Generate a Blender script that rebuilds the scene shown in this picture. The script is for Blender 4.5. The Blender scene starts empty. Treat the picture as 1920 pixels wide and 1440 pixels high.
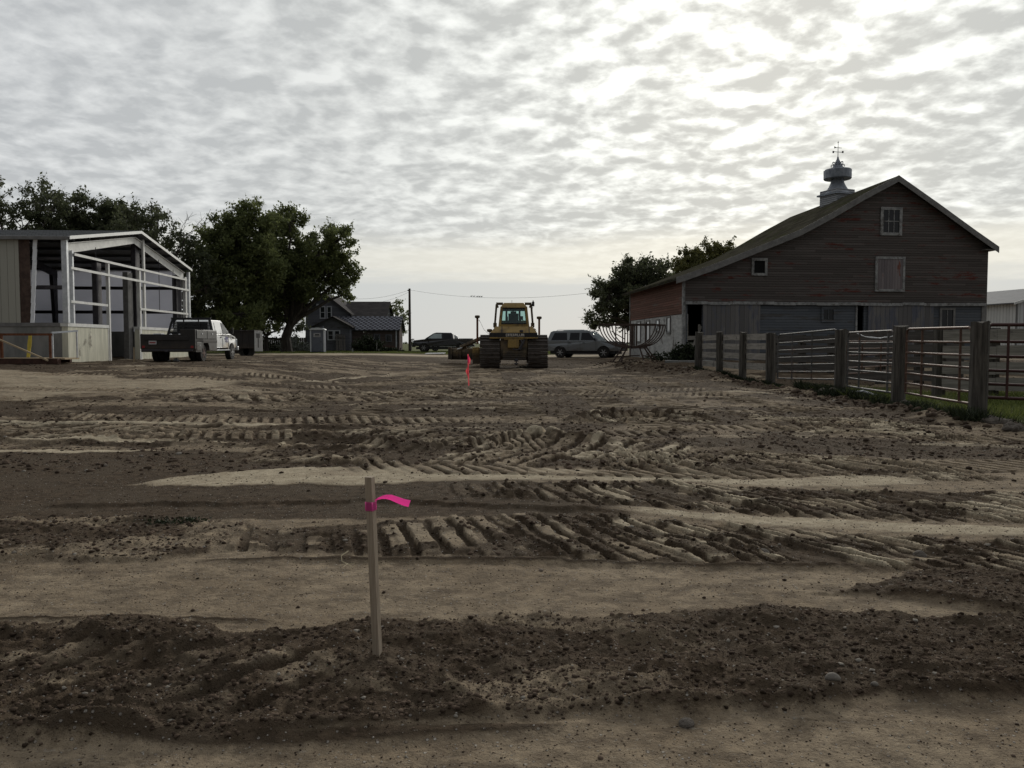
import bpy, bmesh, math, random
import numpy as np
from mathutils import Vector, Matrix
R = math.radians
random.seed(7); rng = np.random.default_rng(11)
scene = bpy.context.scene
COL = scene.collection

# ------------------------------------------------------------------ camera geometry (photo is 1920 x 1440)
F = 1493.0; EYE = 1.5
TH = math.atan(76.0 / F)
def ray(px, py):
    cx = (px - 960.0) / F; cy = -(py - 720.0) / F
    return Vector((cx, math.cos(TH) + cy * math.sin(TH), -math.sin(TH) + cy * math.cos(TH)))
def W(px, py, Y):
    d = ray(px, py); k = Y / d.y
    return Vector((d.x * k, Y, EYE + d.z * k))
def XZ(px, py, Y):
    p = W(px, py, Y); return p.x, p.z

cam = bpy.data.cameras.new('camera'); cam.lens = F / 1920 * 36; cam.sensor_width = 36
cam.clip_start = 0.05; cam.clip_end = 8000
co = bpy.data.objects.new('camera', cam); COL.objects.link(co)
co.location = (0, 0, EYE); co.rotation_euler = (math.pi / 2 - TH, 0, 0)
scene.camera = co
scene.view_settings.view_transform = 'Standard'; scene.view_settings.look = 'None'
scene.view_settings.exposure = 0.12; scene.view_settings.gamma = 1

# ------------------------------------------------------------------ noise
def _hash(ix, iy, s):
    h = (ix.astype(np.int64) * 374761393 + iy.astype(np.int64) * 668265263 + s * 1274126177) & 0xffffffff
    h = ((h ^ (h >> 13)) * 1274126177) & 0xffffffff
    h = h ^ (h >> 16)
    return (h & 0xffffff) / float(0xffffff)
def vn(x, y, s=0):
    ix = np.floor(x); iy = np.floor(y); fx = x - ix; fy = y - iy
    fx = fx * fx * (3 - 2 * fx); fy = fy * fy * (3 - 2 * fy)
    a = _hash(ix, iy, s); b = _hash(ix + 1, iy, s); c = _hash(ix, iy + 1, s); d = _hash(ix + 1, iy + 1, s)
    return (a + (b - a) * fx) * (1 - fy) + (c + (d - c) * fx) * fy
def fbm(x, y, o=4, s=0, g=0.5):
    t = 0; a = 1; n = 0
    for k in range(o):
        t = t + a * vn(x * 2 ** k + 17.3 * k, y * 2 ** k - 9.1 * k, s + k); n += a; a *= g
    return t / n
def billow(x, y, o=3, s=0):
    t = 0; a = 1; n = 0
    for k in range(o):
        t = t + a * (1 - np.abs(2 * vn(x * 2 ** k + 7.7 * k, y * 2 ** k + 3.1 * k, s + k) - 1)); n += a; a *= 0.5
    return t / n
def ss(a, b, x):
    t = np.clip((x - a) / (b - a), 0, 1); return t * t * (3 - 2 * t)

# ------------------------------------------------------------------ terrain
def g0(x, y):
    x = np.asarray(x, float); y = np.asarray(y, float)
    z = np.interp(y, [0, 12, 25, 40, 53, 79, 120, 300, 4000], [0, .02, .17, .21, .48, .65, .62, .55, .3])
    wl = ss(-5, -11, x) * ss(16, 32, y)
    z = z + (np.maximum(z, .66) - z) * wl
    wr = ss(6.2, 9.0, x) * (1 - ss(28, 38, y)) * ss(8, 14, y)
    z = z + (-.08 - z) * wr
    wb = ss(5, 8.5, x) * ss(36, 42, y)
    z = z + (np.maximum(z, .58) - z) * wb
    # pushed-up berm running from the feeder to the corral
    cx = np.interp(y, [29, 34, 40, 45], [8.0, 7.3, 5.9, 5.3])
    z = z + .30 * np.exp(-((x - cx) / .9) ** 2) * ss(27, 31, y) * (1 - ss(42, 46, y)) * (.6 + .8 * vn(x * .9, y * .9, 5))
    # bank under the corral fence
    bx = np.interp(y, [12, 15.4, 19.3, 23.5, 28], [9.4, 8.5, 8.9, 9.2, 8.6])
    z = z + .13 * np.exp(-((x - bx) / .45) ** 2) * ss(11, 15, y) * (1 - ss(27, 31, y)) * (.4 + 1.2 * vn(x * 1.3, y * 1.3, 6))
    return z
def gz(x, y): return float(g0(np.array([x]), np.array([y]))[0])
def gpt(px, py):
    """photo pixel -> point on the smooth terrain"""
    d = ray(px, py); Y = 5.0
    for _ in range(12):
        Y = (EYE - gz(d.x / d.y * Y, Y)) / (-d.z / d.y); Y = min(max(Y, .5), 400)
    return d.x / d.y * Y, Y
def poly(pts):
    w = [gpt(*p) for p in pts]; w.sort()
    return np.array([a for a, b in w]), np.array([b for a, b in w])

STRIPS = []
def strip(kind, top, bot, **k):
    STRIPS.append((kind, poly(top), poly(bot), k))
strip('rough', [(-700, 1195), (0, 1186), (200, 1176), (330, 1168), (440, 1196), (700, 1180), (900, 1166), (1100, 1166), (1300, 1156), (1450, 1148), (1700, 1160), (1920, 1172), (2600, 1180)],
      [(-700, 1405), (0, 1400), (400, 1388), (700, 1374), (900, 1358), (1100, 1338), (1500, 1330), (1620, 1308), (1920, 1312), (2600, 1320)], amt=1.0)
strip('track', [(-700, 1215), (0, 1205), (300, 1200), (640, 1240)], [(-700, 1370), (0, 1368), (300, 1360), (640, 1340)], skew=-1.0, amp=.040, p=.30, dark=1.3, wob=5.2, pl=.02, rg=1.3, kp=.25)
strip('rough', [(1560, 1110), (1700, 1075), (1920, 1062), (2600, 1055)], [(1560, 1112), (1700, 1122), (1920, 1152), (2600, 1150)], amt=.8)
strip('rough', [(-900, 975), (0, 978), (300, 972), (520, 990)], [(-900, 1058), (0, 1052), (300, 1050), (520, 1022)], amt=.75)
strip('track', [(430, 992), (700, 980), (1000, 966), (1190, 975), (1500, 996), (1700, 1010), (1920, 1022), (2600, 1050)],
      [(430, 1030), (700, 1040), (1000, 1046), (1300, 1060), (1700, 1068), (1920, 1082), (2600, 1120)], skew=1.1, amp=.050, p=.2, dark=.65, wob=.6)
strip('brown', [(-1200, 848), (0, 850), (300, 846), (470, 848), (560, 862), (700, 868), (760, 895), (1000, 905), (1195, 952)],
      [(-1200, 978), (0, 978), (300, 974), (700, 972), (1000, 968), (1195, 968)])
strip('pale', [(250, 908), (330, 895), (420, 888), (560, 878), (1100, 880), (1180, 887), (1400, 900), (1760, 892)],
      [(250, 909), (450, 912), (700, 909), (950, 904), (1300, 905), (1500, 913), (1760, 910)], amt=.9)
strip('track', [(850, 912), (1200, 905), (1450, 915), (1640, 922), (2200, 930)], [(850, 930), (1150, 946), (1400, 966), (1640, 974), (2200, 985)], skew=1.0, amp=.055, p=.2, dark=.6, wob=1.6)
strip('pale', [(1170, 950), (1330, 966), (1500, 974), (1920, 990), (2500, 1000)], [(1170, 962), (1330, 978), (1500, 992), (1920, 1008), (2500, 1022)], amt=.9)
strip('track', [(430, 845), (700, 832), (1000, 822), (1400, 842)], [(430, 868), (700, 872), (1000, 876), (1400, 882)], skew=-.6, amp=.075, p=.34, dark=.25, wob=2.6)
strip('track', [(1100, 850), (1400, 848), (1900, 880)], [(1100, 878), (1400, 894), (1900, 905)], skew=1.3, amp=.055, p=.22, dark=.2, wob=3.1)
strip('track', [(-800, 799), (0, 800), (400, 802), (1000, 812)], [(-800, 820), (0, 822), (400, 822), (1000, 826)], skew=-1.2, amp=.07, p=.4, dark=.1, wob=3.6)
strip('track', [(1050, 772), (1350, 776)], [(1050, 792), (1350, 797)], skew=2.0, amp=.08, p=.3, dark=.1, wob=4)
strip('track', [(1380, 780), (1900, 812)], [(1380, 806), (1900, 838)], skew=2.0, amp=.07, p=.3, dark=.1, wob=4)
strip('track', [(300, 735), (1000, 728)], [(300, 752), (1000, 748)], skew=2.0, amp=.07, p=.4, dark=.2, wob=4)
strip('pale', [(-800, 792), (0, 791), (300, 793), (700, 798)], [(-800, 798), (0, 798), (300, 800), (700, 801)], amt=1.5)
strip('pale', [(20, 824), (200, 822), (400, 826), (640, 836)], [(20, 829), (200, 829), (400, 832), (640, 837)], amt=1.5)
strip('pale', [(-300, 846), (0, 845), (300, 847)], [(-300, 851), (0, 852), (300, 849)], amt=1.4)
strip('pale', [(780, 828), (1000, 822), (1080, 830)], [(780, 832), (1000, 828), (1080, 832)], amt=1.3)
strip('pale', [(1740, 832), (1820, 826), (1900, 830)], [(1740, 834), (1820, 840), (1900, 838)], amt=1)
strip('pale', [(1140, 728), (1180, 733), (1260, 750)], [(1140, 733), (1180, 744), (1260, 756)], amt=.8)
strip('pale', [(1060, 726), (1150, 724)], [(1060, 729), (1150, 729)], amt=.8)
strip('pale', [(-600, 690), (0, 690), (260, 697), (480, 694)], [(-600, 712), (0, 712), (260, 705), (480, 698)], amt=.6)
strip('pale', [(560, 700), (760, 698)], [(560, 703), (760, 701)], amt=.8)
RIDGES = [([(90, 950), (300, 945), (500, 943), (700, 942), (900, 950), (1190, 962)], .035, .05, 1),
          ([(-300, 1170), (30, 1160), (150, 1160), (300, 1163), (450, 1167), (520, 1172)], .022, .03, 1),
          ([(-300, 1382), (0, 1380), (300, 1394), (600, 1388), (900, 1376), (1060, 1362)], .035, .05, 1),
          ([(-600, 797), (0, 797), (300, 799), (700, 802)], .05, .10, 0),
          ([(0, 829), (250, 829), (450, 836), (700, 846)], .05, .10, 0),
          ([(500, 840), (560, 824), (640, 822), (760, 842), (860, 838), (1000, 826), (1150, 836)], .10, .22, 1),
          ([(400, 1052), (900, 1052), (1300, 1068), (1640, 1066)], .035, .05, 1),
          ([(1050, 794), (1200, 782), (1340, 790)], .12, .2, 1)]
RIDGES = [(poly(a), h, w, d) for a, h, w, d in RIDGES]

def lane(kind, pts, ph=0.0, gauge=2.3):
    p = sorted(pts); a = np.array([q[0] for q in p], float); b_ = np.array([q[1] for q in p], float)
    for s in (-.5, .5): LANES.append((kind, a, b_ + s * gauge, len(LANES) * 7.0, ph))
LANES = []
lane('y', [(13, 1.5), (20, .9), (30, .4), (39, .0)], .1)
lane('y', [(12, -4.5), (20, -3.9), (30, -2.6), (44, -2.2)], -.1)
lane('y', [(16, 4.9), (24, 4.0), (34, 3.3)], .15)
lane('x', [(-12, 14.6), (-5, 13.8), (0, 13.6), (4, 14.6), (8, 16.8)], .3)
lane('x', [(-14, 20.5), (-6, 19.0), (0, 19.8), (6, 22.5)], -.3)
lane('x', [(-2, 10.6), (2, 10.2), (7, 10.9), (9, 11.5)], .5)
lane('x', [(-16, 27), (-6, 25.4), (2, 26.5), (7, 29)], .3)
def field(x, y):
    z = g0(x, y)
    near = 1 - ss(30, 60, y)
    act = 1 - ss(46, 62, y) * ss(-14, -8, x) * 1.0      # churned area ends at the far drive
    dark = np.zeros_like(z); pale = np.zeros_like(z); rough = np.zeros_like(z)
    # domain warp so nothing has a ruled edge
    wx = (fbm(x * .55, y * .55, 4, 40) - .5) * .9; wy = (fbm(x * .8, y * .8 * 1.4, 5, 50) - .5) * np.clip(y * .075, .2, 1.6)
    fine = (fbm(x * 7, y * 7, 3, 60) - .5)
    X = x + wx * .3; Y = y + wy * .45 + fine * np.clip(.02 * y, .05, .3)
    z = z + near * (.06 * (fbm(x * .35, y * .6, 4, 1) - .5) * ss(2, 10, y) + .022 * (fbm(x * 1.3, y * 2.2, 4, 2) - .5) * ss(0, 3, y))
    # far churned streaks
    st = fbm(x * .22, y * .55, 5, 70); farw = ss(8.5, 12, y)
    st2 = fbm(x * .9, y * 1.1, 4, 75)
    streak = fbm(x * .35 + y * .12, y * 1.5, 4, 78)
    z = z + act * farw * (.12 * (streak - .5) + .07 * (st2 - .5) + .035 * (billow(x * 2.2, y * 3.0, 3, 79) - .5))
    pale = pale + farw * (ss(.64, .76, st) * .35 + ss(.66, .78, streak) * .55) * ss(.35, .6, fbm(x * 1.7, y * 2.6, 3, 77))
    dark = dark + farw * (.24 + ss(.58, .38, st2) * .7 + ss(.56, .42, st) * .45)
    rough = rough + farw * .45
    for kind, top, bot, k in STRIPS:
        x0 = max(top[0][0], bot[0][0]); x1 = min(top[0][-1], bot[0][-1])
        ft = np.interp(X, top[0], top[1]); fb = np.interp(X, bot[0], bot[1])
        hw = np.maximum((ft - fb) * .5, .02); c = (ft + fb) * .5
        d = (np.abs(Y - c) - hw)                      # <0 inside
        soft = np.minimum(hw * .5, .025 + .005 * y)
        e = .25 + .02 * y
        m = ss(soft, -soft, d) * ss(x0 - e, x0 + e, X) * ss(x1 + e, x1 - e, X)
        if kind == 'rough':
            rough = np.maximum(rough, m * k['amt']); dark = np.maximum(dark, m * k['amt'])
            z = z + m * .03 * k['amt']
            lum = ss(.46, .60, fbm(x * 2.0 + y * 1.2, y * 2.6, 3, 90))
            pale = pale + m * lum * .12; dark = dark * (1 - m * lum * (.45 + .3 * ss(1.2, .0, x)))
        elif kind == 'brown':
            dark = np.maximum(dark, m * .72); pale = pale * (1 - m)
        elif kind == 'pale':
            pale = np.maximum(pale, m * k['amt'] * (.35 + .75 * fbm(x * 1.5, y * 3, 4, 150))); dark = dark * (1 - m); rough = rough * (1 - m)
            z = z + m * .012
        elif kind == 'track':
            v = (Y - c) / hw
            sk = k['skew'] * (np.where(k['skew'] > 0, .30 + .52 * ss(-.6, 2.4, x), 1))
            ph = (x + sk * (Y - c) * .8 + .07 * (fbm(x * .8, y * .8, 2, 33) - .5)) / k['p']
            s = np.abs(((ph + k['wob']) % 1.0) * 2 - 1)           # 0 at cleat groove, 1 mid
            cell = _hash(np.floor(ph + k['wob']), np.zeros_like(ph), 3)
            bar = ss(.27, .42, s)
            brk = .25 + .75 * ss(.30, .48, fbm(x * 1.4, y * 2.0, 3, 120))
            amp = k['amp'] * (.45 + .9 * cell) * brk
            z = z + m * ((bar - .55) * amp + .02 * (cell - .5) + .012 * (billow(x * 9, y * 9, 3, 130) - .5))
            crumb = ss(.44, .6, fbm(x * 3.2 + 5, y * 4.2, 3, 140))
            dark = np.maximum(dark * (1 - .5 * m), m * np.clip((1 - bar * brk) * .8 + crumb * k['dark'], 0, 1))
            pale = pale * (1 - m * .5) + m * bar * brk * (k.get('pl', .40) + .55 * ss(-.5, 2.2, x) + (.30 if k['amp'] > .06 else 0)) * (cell * .8 + .2) * (1 - crumb * .6)  # dried crust on the bars, with the cleats' bright highlights painted in
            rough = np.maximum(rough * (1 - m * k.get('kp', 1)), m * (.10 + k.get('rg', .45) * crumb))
    for kind, a, b_, off, ph0 in LANES:
        if kind == 'x': u, v = x, y
        else: u, v = y, x
        c = np.interp(u, a, b_) + .25 * (fbm(u * .3, u * 0 + off, 2, 160) - .5)
        q = np.abs(v - c); m = ss(.50, .42, q) * ss(a[0] - .3, a[0] + .6, u) * ss(a[-1] + .3, a[-1] - .6, u) * (.2 + .8 * ss(.38, .55, fbm(x * .5, y * .7, 3, 170 + int(off))))
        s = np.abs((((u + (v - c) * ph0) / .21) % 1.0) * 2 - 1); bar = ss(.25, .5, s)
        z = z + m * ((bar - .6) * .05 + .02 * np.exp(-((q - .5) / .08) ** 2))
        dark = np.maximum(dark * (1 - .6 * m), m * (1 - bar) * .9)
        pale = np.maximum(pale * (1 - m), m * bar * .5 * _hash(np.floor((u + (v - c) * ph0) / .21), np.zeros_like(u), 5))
        rough = rough * (1 - .8 * m)
    for (rx, ry), h, w, dk in RIDGES:
        c = np.interp(X, rx, ry); e = .3
        m = ss(rx[0] - e, rx[0] + e, X) * ss(rx[-1] + e, rx[-1] - e, X)
        q = (Y - c) / w
        z = z + m * h * np.exp(-q * q) * (.6 + .8 * vn(x * 2, y * 2, 9))
        if dk: dark = np.maximum(dark, m * np.exp(-((Y - c) / w * 1.3) ** 2) * .8)
    # loose clods
    lump = ss(.42, .7, fbm(x * 3.4 + y * 1.5, y * 4.2 - x, 3, 29))
    z = z + near * rough * (.030 * (billow(x * 9, y * 9, 4, 20) - .55) + .020 * (billow(x * 26, y * 26, 3, 24) - .5) + .06 * (fbm(x * 2.6, y * 2.6, 4, 28) - .5) + .035 * lump)
    z = z + near * (1 - rough) * .006 * (fbm(x * 14, y * 14, 3, 22) - .5)
    # greens
    gn = fbm(x * .5, y * .5, 4, 80)
    lawn = ss(66, 70, y + (gn - .5) * 6) * ss(7.5, 5, x + (gn - .5) * 3) * ss(-34, -27, x)
    drive = ss(58, 60, y) * ss(66, 64, y)
    far = ss(92, 110, y)
    corral = ss(9.15, 10.0, x + (gn - .5) * 1.4) * ss(12, 14, y) * ss(27, 23, y + (gn - .5) * 4)
    foot = np.exp(-((x - np.interp(y, [12, 15.4, 19.3, 23.5, 28, 35], [9.8, 8.9, 9.2, 9.45, 8.9, 8.2])) / .4) ** 2) * ss(14, 16, y) * ss(36, 33, y) * ss(.42, .55, gn)
    green = np.clip(np.maximum(np.maximum(lawn, far * .8), np.maximum(corral, foot * .8)), 0, 1)
    pale = np.maximum(pale * act, drive * .5) + ss(50, 58, y) * ss(66, 62, y) * .3
    rough = rough * (1 - ss(50, 60, y))
    return z, np.clip(dark, 0, 1), np.clip(pale, 0, 1), green, rough
# ------------------------------------------------------------------ node helpers
class NT:
    def __init__(s, tree): s.t = tree; s.n = tree.nodes; s.l = tree.links
    def add(s, typ, **k):
        n = s.n.new(typ)
        for a, v in k.items(): setattr(n, a, v)
        return n
    def put(s, sock, v):
        if hasattr(v, 'links') or isinstance(v, bpy.types.NodeSocket): s.l.new(v, sock)
        elif isinstance(v, (tuple, list)) and len(v) == 3 and sock.type == 'RGBA': sock.default_value = (*v, 1)
        else: sock.default_value = v
    def math(s, op, a, b=0.0, c=None, clamp=False):
        n = s.add('ShaderNodeMath', operation=op, use_clamp=clamp)
        s.put(n.inputs[0], a); s.put(n.inputs[1], b)
        if c is not None: s.put(n.inputs[2], c)
        return n.outputs[0]
    def mix(s, f, a, b, blend='MIX'):
        n = s.add('ShaderNodeMix', data_type='RGBA', blend_type=blend)
        s.put(n.inputs[0], f); s.put(n.inputs[6], a); s.put(n.inputs[7], b)
        return n.outputs[2]
    def noise(s, vec, scale, detail=4, rough=.55, dist=0.0, out=0):
        n = s.add('ShaderNodeTexNoise'); 
        if vec is not None: s.l.new(vec, n.inputs['Vector'])
        n.inputs['Scale'].default_value = scale; n.inputs['Detail'].default_value = detail
        n.inputs['Roughness'].default_value = rough; n.inputs['Distortion'].default_value = dist
        return n.outputs[out]
    def ramp(s, v, a, b, lo=0.0, hi=1.0, smooth=True):
        n = s.add('ShaderNodeMapRange', interpolation_type='SMOOTHSTEP' if smooth else 'LINEAR')
        s.put(n.inputs[0], v)
        for i, q in enumerate((a, b, lo, hi)): s.put(n.inputs[i + 1], q)
        return n.outputs[0]
    def mapv(s, vec, scale=(1, 1, 1), rot=(0, 0, 0)):
        n = s.add('ShaderNodeMapping'); s.l.new(vec, n.inputs[0])
        n.inputs['Scale'].default_value = scale; n.inputs['Rotation'].default_value = rot
        return n.outputs[0]
    def coord(s, k='Object'):
        return s.add('ShaderNodeTexCoord').outputs[k]
    def attr(s, name):
        n = s.add('ShaderNodeAttribute', attribute_name=name); return n.outputs['Fac']
    def xyz(s, v):
        n = s.add('ShaderNodeSeparateXYZ'); s.l.new(v, n.inputs[0]); return n.outputs
    def bump(s, h, st=.5, d=.02, nrm=None):
        n = s.add('ShaderNodeBump'); n.inputs['Strength'].default_value = st; n.inputs['Distance'].default_value = d
        s.put(n.inputs['Height'], h)
        if nrm is not None: s.l.new(nrm, n.inputs['Normal'])
        return n.outputs[0]
def newmat(name):
    m = bpy.data.materials.new(name); m.use_nodes = True
    t = NT(m.node_tree); b = m.node_tree.nodes['Principled BSDF']
    return m, t, b
MATS = {}
def noisy(name, c1, c2, scale=3, rough=.8, metal=0, bump=.3, bd=.01, stretch=(1, 1, 1), c3=None, k3=(.6, .75), s3=.8, spec=.3, detail=5):
    m, t, b = newmat(name); v = t.coord()
    vs = t.mapv(v, stretch)
    n = t.noise(vs, scale, detail, .65)
    c = t.mix(t.ramp(n, .32, .68), c1, c2)
    if c3: c = t.mix(t.ramp(t.noise(v, s3, 5, .7), *k3), c, c3)
    t.put(b.inputs['Base Color'], c); b.inputs['Roughness'].default_value = rough; b.inputs['Metallic'].default_value = metal
    b.inputs['Specular IOR Level'].default_value = spec
    if bump: t.put(b.inputs['Normal'], t.bump(t.noise(vs, scale * 3, 4, .7), bump, bd))
    MATS[name] = m; return m
def boards(name, c1, c2, c3, pitch=.13, axis='Z', gap=.12, k3=(.5, .62), s3=.5, rough=.85, length=3.0, bumpd=.02, metal=0, st3=(1, 1, 4)):
    """lapped / butted boards: rows along an axis, each with its own tone, worn patches of a third colour"""
    m, t, b = newmat(name); v = t.coord(); X = t.xyz(v)
    a = X[{'X': 0, 'Y': 1, 'Z': 2}[axis]]
    o = t.math('ADD', X[0], X[1]) if axis == 'Z' else X[2]
    q = t.math('DIVIDE', a, pitch); row = t.math('FLOOR', q); fr = t.math('FRACT', q)
    wn = t.add('ShaderNodeTexWhiteNoise', noise_dimensions='2D')
    cb = t.add('ShaderNodeCombineXYZ'); t.put(cb.inputs[0], row)
    seg = t.math('FLOOR', t.math('ADD', t.math('DIVIDE', o, length), t.math('MULTIPLY', row, .37))); t.put(cb.inputs[1], seg)
    t.l.new(cb.outputs[0], wn.inputs['Vector'])
    sv = t.mapv(v, (1, 1, 12) if axis == 'Z' else ((12, 12, .8)))
    n = t.noise(sv, 1.3, 6, .7)
    f = t.math('ADD', t.math('MULTIPLY', wn.outputs[0], .55), t.math('MULTIPLY', n, .5))
    c = t.mix(t.ramp(f, .2, .85), c1, c2)
    sv3 = t.mapv(v, st3)
    c = t.mix(t.ramp(t.math('ADD', t.noise(sv3, s3, 7, .72), t.math('MULTIPLY', t.math('SUBTRACT', wn.outputs[0], .5), .12)), *k3), c, c3)
    gp = t.ramp(fr, 0, gap)
    c = t.mix(gp, t.mix(.75, c, (.01, .009, .008)), c)
    t.put(b.inputs['Base Color'], c); b.inputs['Roughness'].default_value = rough; b.inputs['Metallic'].default_value = metal
    b.inputs['Specular IOR Level'].default_value = 0 if rough >= 1 else .08
    h = t.math('ADD', t.math('MULTIPLY', gp, 1.0), t.math('MULTIPLY', n, .35))
    t.put(b.inputs['Normal'], t.bump(h, .7, bumpd))
    MATS[name] = m; return m
def glassy(name, c, rough=.08, spec=.45):
    m, t, b = newmat(name)
    t.put(b.inputs['Base Color'], t.mix(t.noise(t.coord(), 2, 2), c, tuple(q * 1.6 for q in c)))
    b.inputs['Roughness'].default_value = rough; b.inputs['Specular IOR Level'].default_value = spec
    MATS[name] = m; return m
def paint(name, c, dirt=(.17, .14, .11), amount=(.55, .8), rough=.35, coat=.3, s=1.6, metal=0.0, low=.55):
    m, t, b = newmat(name); v = t.coord(); X = t.xyz(v)
    n = t.noise(v, s, 6, .7)
    hgt = t.ramp(X[2], low + .5, low - .3, 0, .30)
    f = t.ramp(t.math('ADD', n, hgt), amount[0], amount[1])
    t.put(b.inputs['Base Color'], t.mix(f, c, dirt)); t.put(b.inputs['Roughness'], t.ramp(f, 0, 1, rough, .8))
    t.put(b.inputs['Coat Weight'], t.ramp(f, 0, 1, coat, 0)); b.inputs['Metallic'].default_value = metal
    MATS[name] = m; return m

noisy('concrete', (.17, .17, .16), (.26, .255, .24), 2.2, .85, bump=.3, c3=(.14, .13, .12), k3=(.60, .72), stretch=(1, 1, .35))
noisy('concrete_lit', (.50, .49, .39), (.66, .64, .52), 1.6, .85, bump=.3, c3=(.22, .20, .16), k3=(.58, .70), stretch=(3, 3, .4))  # lit copy of concrete: brightness of the gable side painted into the colour
noisy('galv', (.50, .52, .54), (.68, .70, .72), 5, .42, .55, bump=.1)
noisy('white_steel', (.58, .58, .56), (.70, .70, .67), 3, .45, .1, bump=.1, c3=(.38, .35, .30), k3=(.66, .8))
noisy('trim_glint', (.82, .82, .80), (.88, .88, .86), 4, .3, .1, bump=0)  # lighter copy of white_steel; the glint along the rake is painted in
noisy('dark_steel', (.045, .042, .05), (.075, .07, .075), 4, .6, .3, bump=.1)
noisy('grey_steel', (.16, .155, .15), (.22, .215, .21), 4, .55, .3, bump=.1)
noisy('insulation', (.50, .51, .56), (.60, .61, .66), 1.6, .6, bump=.6, bd=.05)
noisy('insulation_edge', (.80, .82, .86), (.9, .92, .94), 9, .5, bump=.7, bd=.04)
noisy('tarp_brown', (.05, .032, .026), (.10, .065, .05), 5, .8, bump=.5)
boards('panel_tan', (.36, .35, .30), (.39, .38, .33), (.30, .29, .26), .30, 'X', .06, (.7, .8), .6, .5, 30, .02)
boards('roof_metal', (.20, .205, .21), (.24, .245, .25), (.16, .16, .165), .30, 'X', .08, (.6, .8), .6, .45, 60, .03)
noisy('roof_under', (.055, .058, .065), (.085, .088, .095), 2, .7, bump=.2)
noisy('rust', (.12, .045, .022), (.20, .085, .045), 6, .85, .1, bump=.4)
noisy('rust_dark', (.045, .025, .018), (.09, .045, .032), 6, .8, .2, bump=.4)
noisy('wood_pale', (.38, .29, .18), (.48, .38, .25), 2, .8, bump=.2, stretch=(14, 14, .8))
noisy('yellow', (.42, .32, .04), (.52, .40, .06), 4, .5, bump=.1, c3=(.25, .2, .1), k3=(.6, .75))
boards('siding_red', (.090, .079, .073), (.135, .118, .110), (.125, .045, .037), .135, 'Z', .18, (.55, .68), .8, .9, 3.5)
boards('siding_side', (.13, .075, .058), (.19, .10, .078), (.15, .12, .10), .135, 'Z', .18, (.56, .7), .6, .9, 3.5)
boards('siding_blue', (.105, .115, .132), (.135, .146, .162), (.105, .102, .10), .15, 'Z', .14, (.52, .66), .5, .85, 4.0)
boards('planks_grey', (.125, .12, .12), (.19, .18, .172), (.12, .125, .15), .26, 'X', .08, (.5, .62), .7, .9, 50, .02, 0, (3, 3, .6))
boards('door_plank', (.17, .15, .155), (.24, .21, .21), (.20, .09, .07), .16, 'X', .10, (.60, .68), 1.1, .9, 50, .02, 0, (3, 3, .9))
noisy('trim_white', (.17, .17, .17), (.36, .36, .35), 4, .8, bump=.4, c3=(.12, .11, .10), k3=(.52, .66), s3=3)
noisy('trim_grey', (.15, .145, .14), (.22, .215, .205), 4, .85, bump=.4)
noisy('whitewash', (.34, .34, .33), (.50, .50, .48), 1.8, .9, bump=.8, bd=.06, c3=(.17, .16, .15), k3=(.54, .66), stretch=(1, 1, 3))
boards('shingle', (.042, .039, .030), (.078, .072, .055), (.045, .049, .024), .16, 'Z', .22, (.52, .66), .7, 1.0, .5, .03, 0, (1, 1, 1))
noisy('void', (.004, .004, .004), (.008, .008, .008), 2, .9, bump=0)  # near-black standing in for shade: dark window opening, barn interior floor
glassy('glass_dark', (.015, .018, .02))
glassy('glass_pale', (.30, .35, .36), .06, 1.0)  # pale base colour paints the windshields' bright sky reflection into the glass
glassy('glass_black', (.008, .008, .010), .06)
noisy('zinc', (.15, .165, .19), (.26, .28, .31), 3, .5, .3, bump=.2, c3=(.16, .15, .14), k3=(.6, .72))
boards('louvre', (.28, .29, .31), (.38, .39, .41), (.2, .19, .18), .12, 'Z', .3, (.62, .75), 1, .7, 20, .04)
noisy('post_wood', (.038, .034, .029), (.12, .108, .092), 1.5, .95, bump=.9, bd=.02, stretch=(12, 12, .8), c3=(.05, .045, .04), k3=(.58, .7), s3=2.5)
noisy('plank_wood', (.20, .185, .16), (.33, .305, .27), 1.2, .95, bump=.7, bd=.012, stretch=(1.2, 1.2, 16), c3=(.10, .09, .08), k3=(.58, .72), s3=2)
noisy('plank_dark', (.075, .068, .062), (.13, .12, .108), 1.2, .95, bump=.7, bd=.012, stretch=(1.2, 1.2, 16), c3=(.07, .06, .055), k3=(.55, .7), s3=2)
noisy('gate_tube', (.06, .058, .055), (.12, .115, .11), 5, .6, .1, bump=.15, c3=(.16, .09, .06), k3=(.55, .68), s3=3)
noisy('gate_rust', (.075, .045, .035), (.14, .08, .055), 5, .6, .35, bump=.3)
noisy('panel_maroon', (.05, .02, .018), (.075, .035, .03), 5, .5, .2, bump=.2)
noisy('rubber', (.018, .017, .016), (.035, .032, .029), 9, .85, bump=.4)
noisy('rim', (.28, .28, .28), (.40, .40, .40), 7, .4, .6, bump=.1)
noisy('rim_rusty', (.10, .06, .05), (.17, .11, .09), 7, .7, .2, bump=.2)
noisy('black_plastic', (.016, .016, .017), (.028, .028, .028), 7, .55, bump=.1)
noisy('brush_dark', (.03, .026, .022), (.06, .05, .04), 5, .85, bump=.3)
paint('paint_white', (.84, .85, .84), (.50, .41, .27), (.68, 1.0), .3, .4, 1.6, 0, .9)
paint('paint_bed', (.022, .019, .017), (.055, .042, .032), (.45, .8), .7, 0)
paint('paint_grey_box', (.055, .055, .053), (.08, .07, .06), (.5, .8), .5, .1)
paint('paint_black', (.012, .013, .018), (.06, .055, .05), (.62, .9), .22, .5)
paint('paint_pewter', (.20, .215, .225), (.14, .125, .11), (.55, .9), .3, .5, 1.6, .35)
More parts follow.
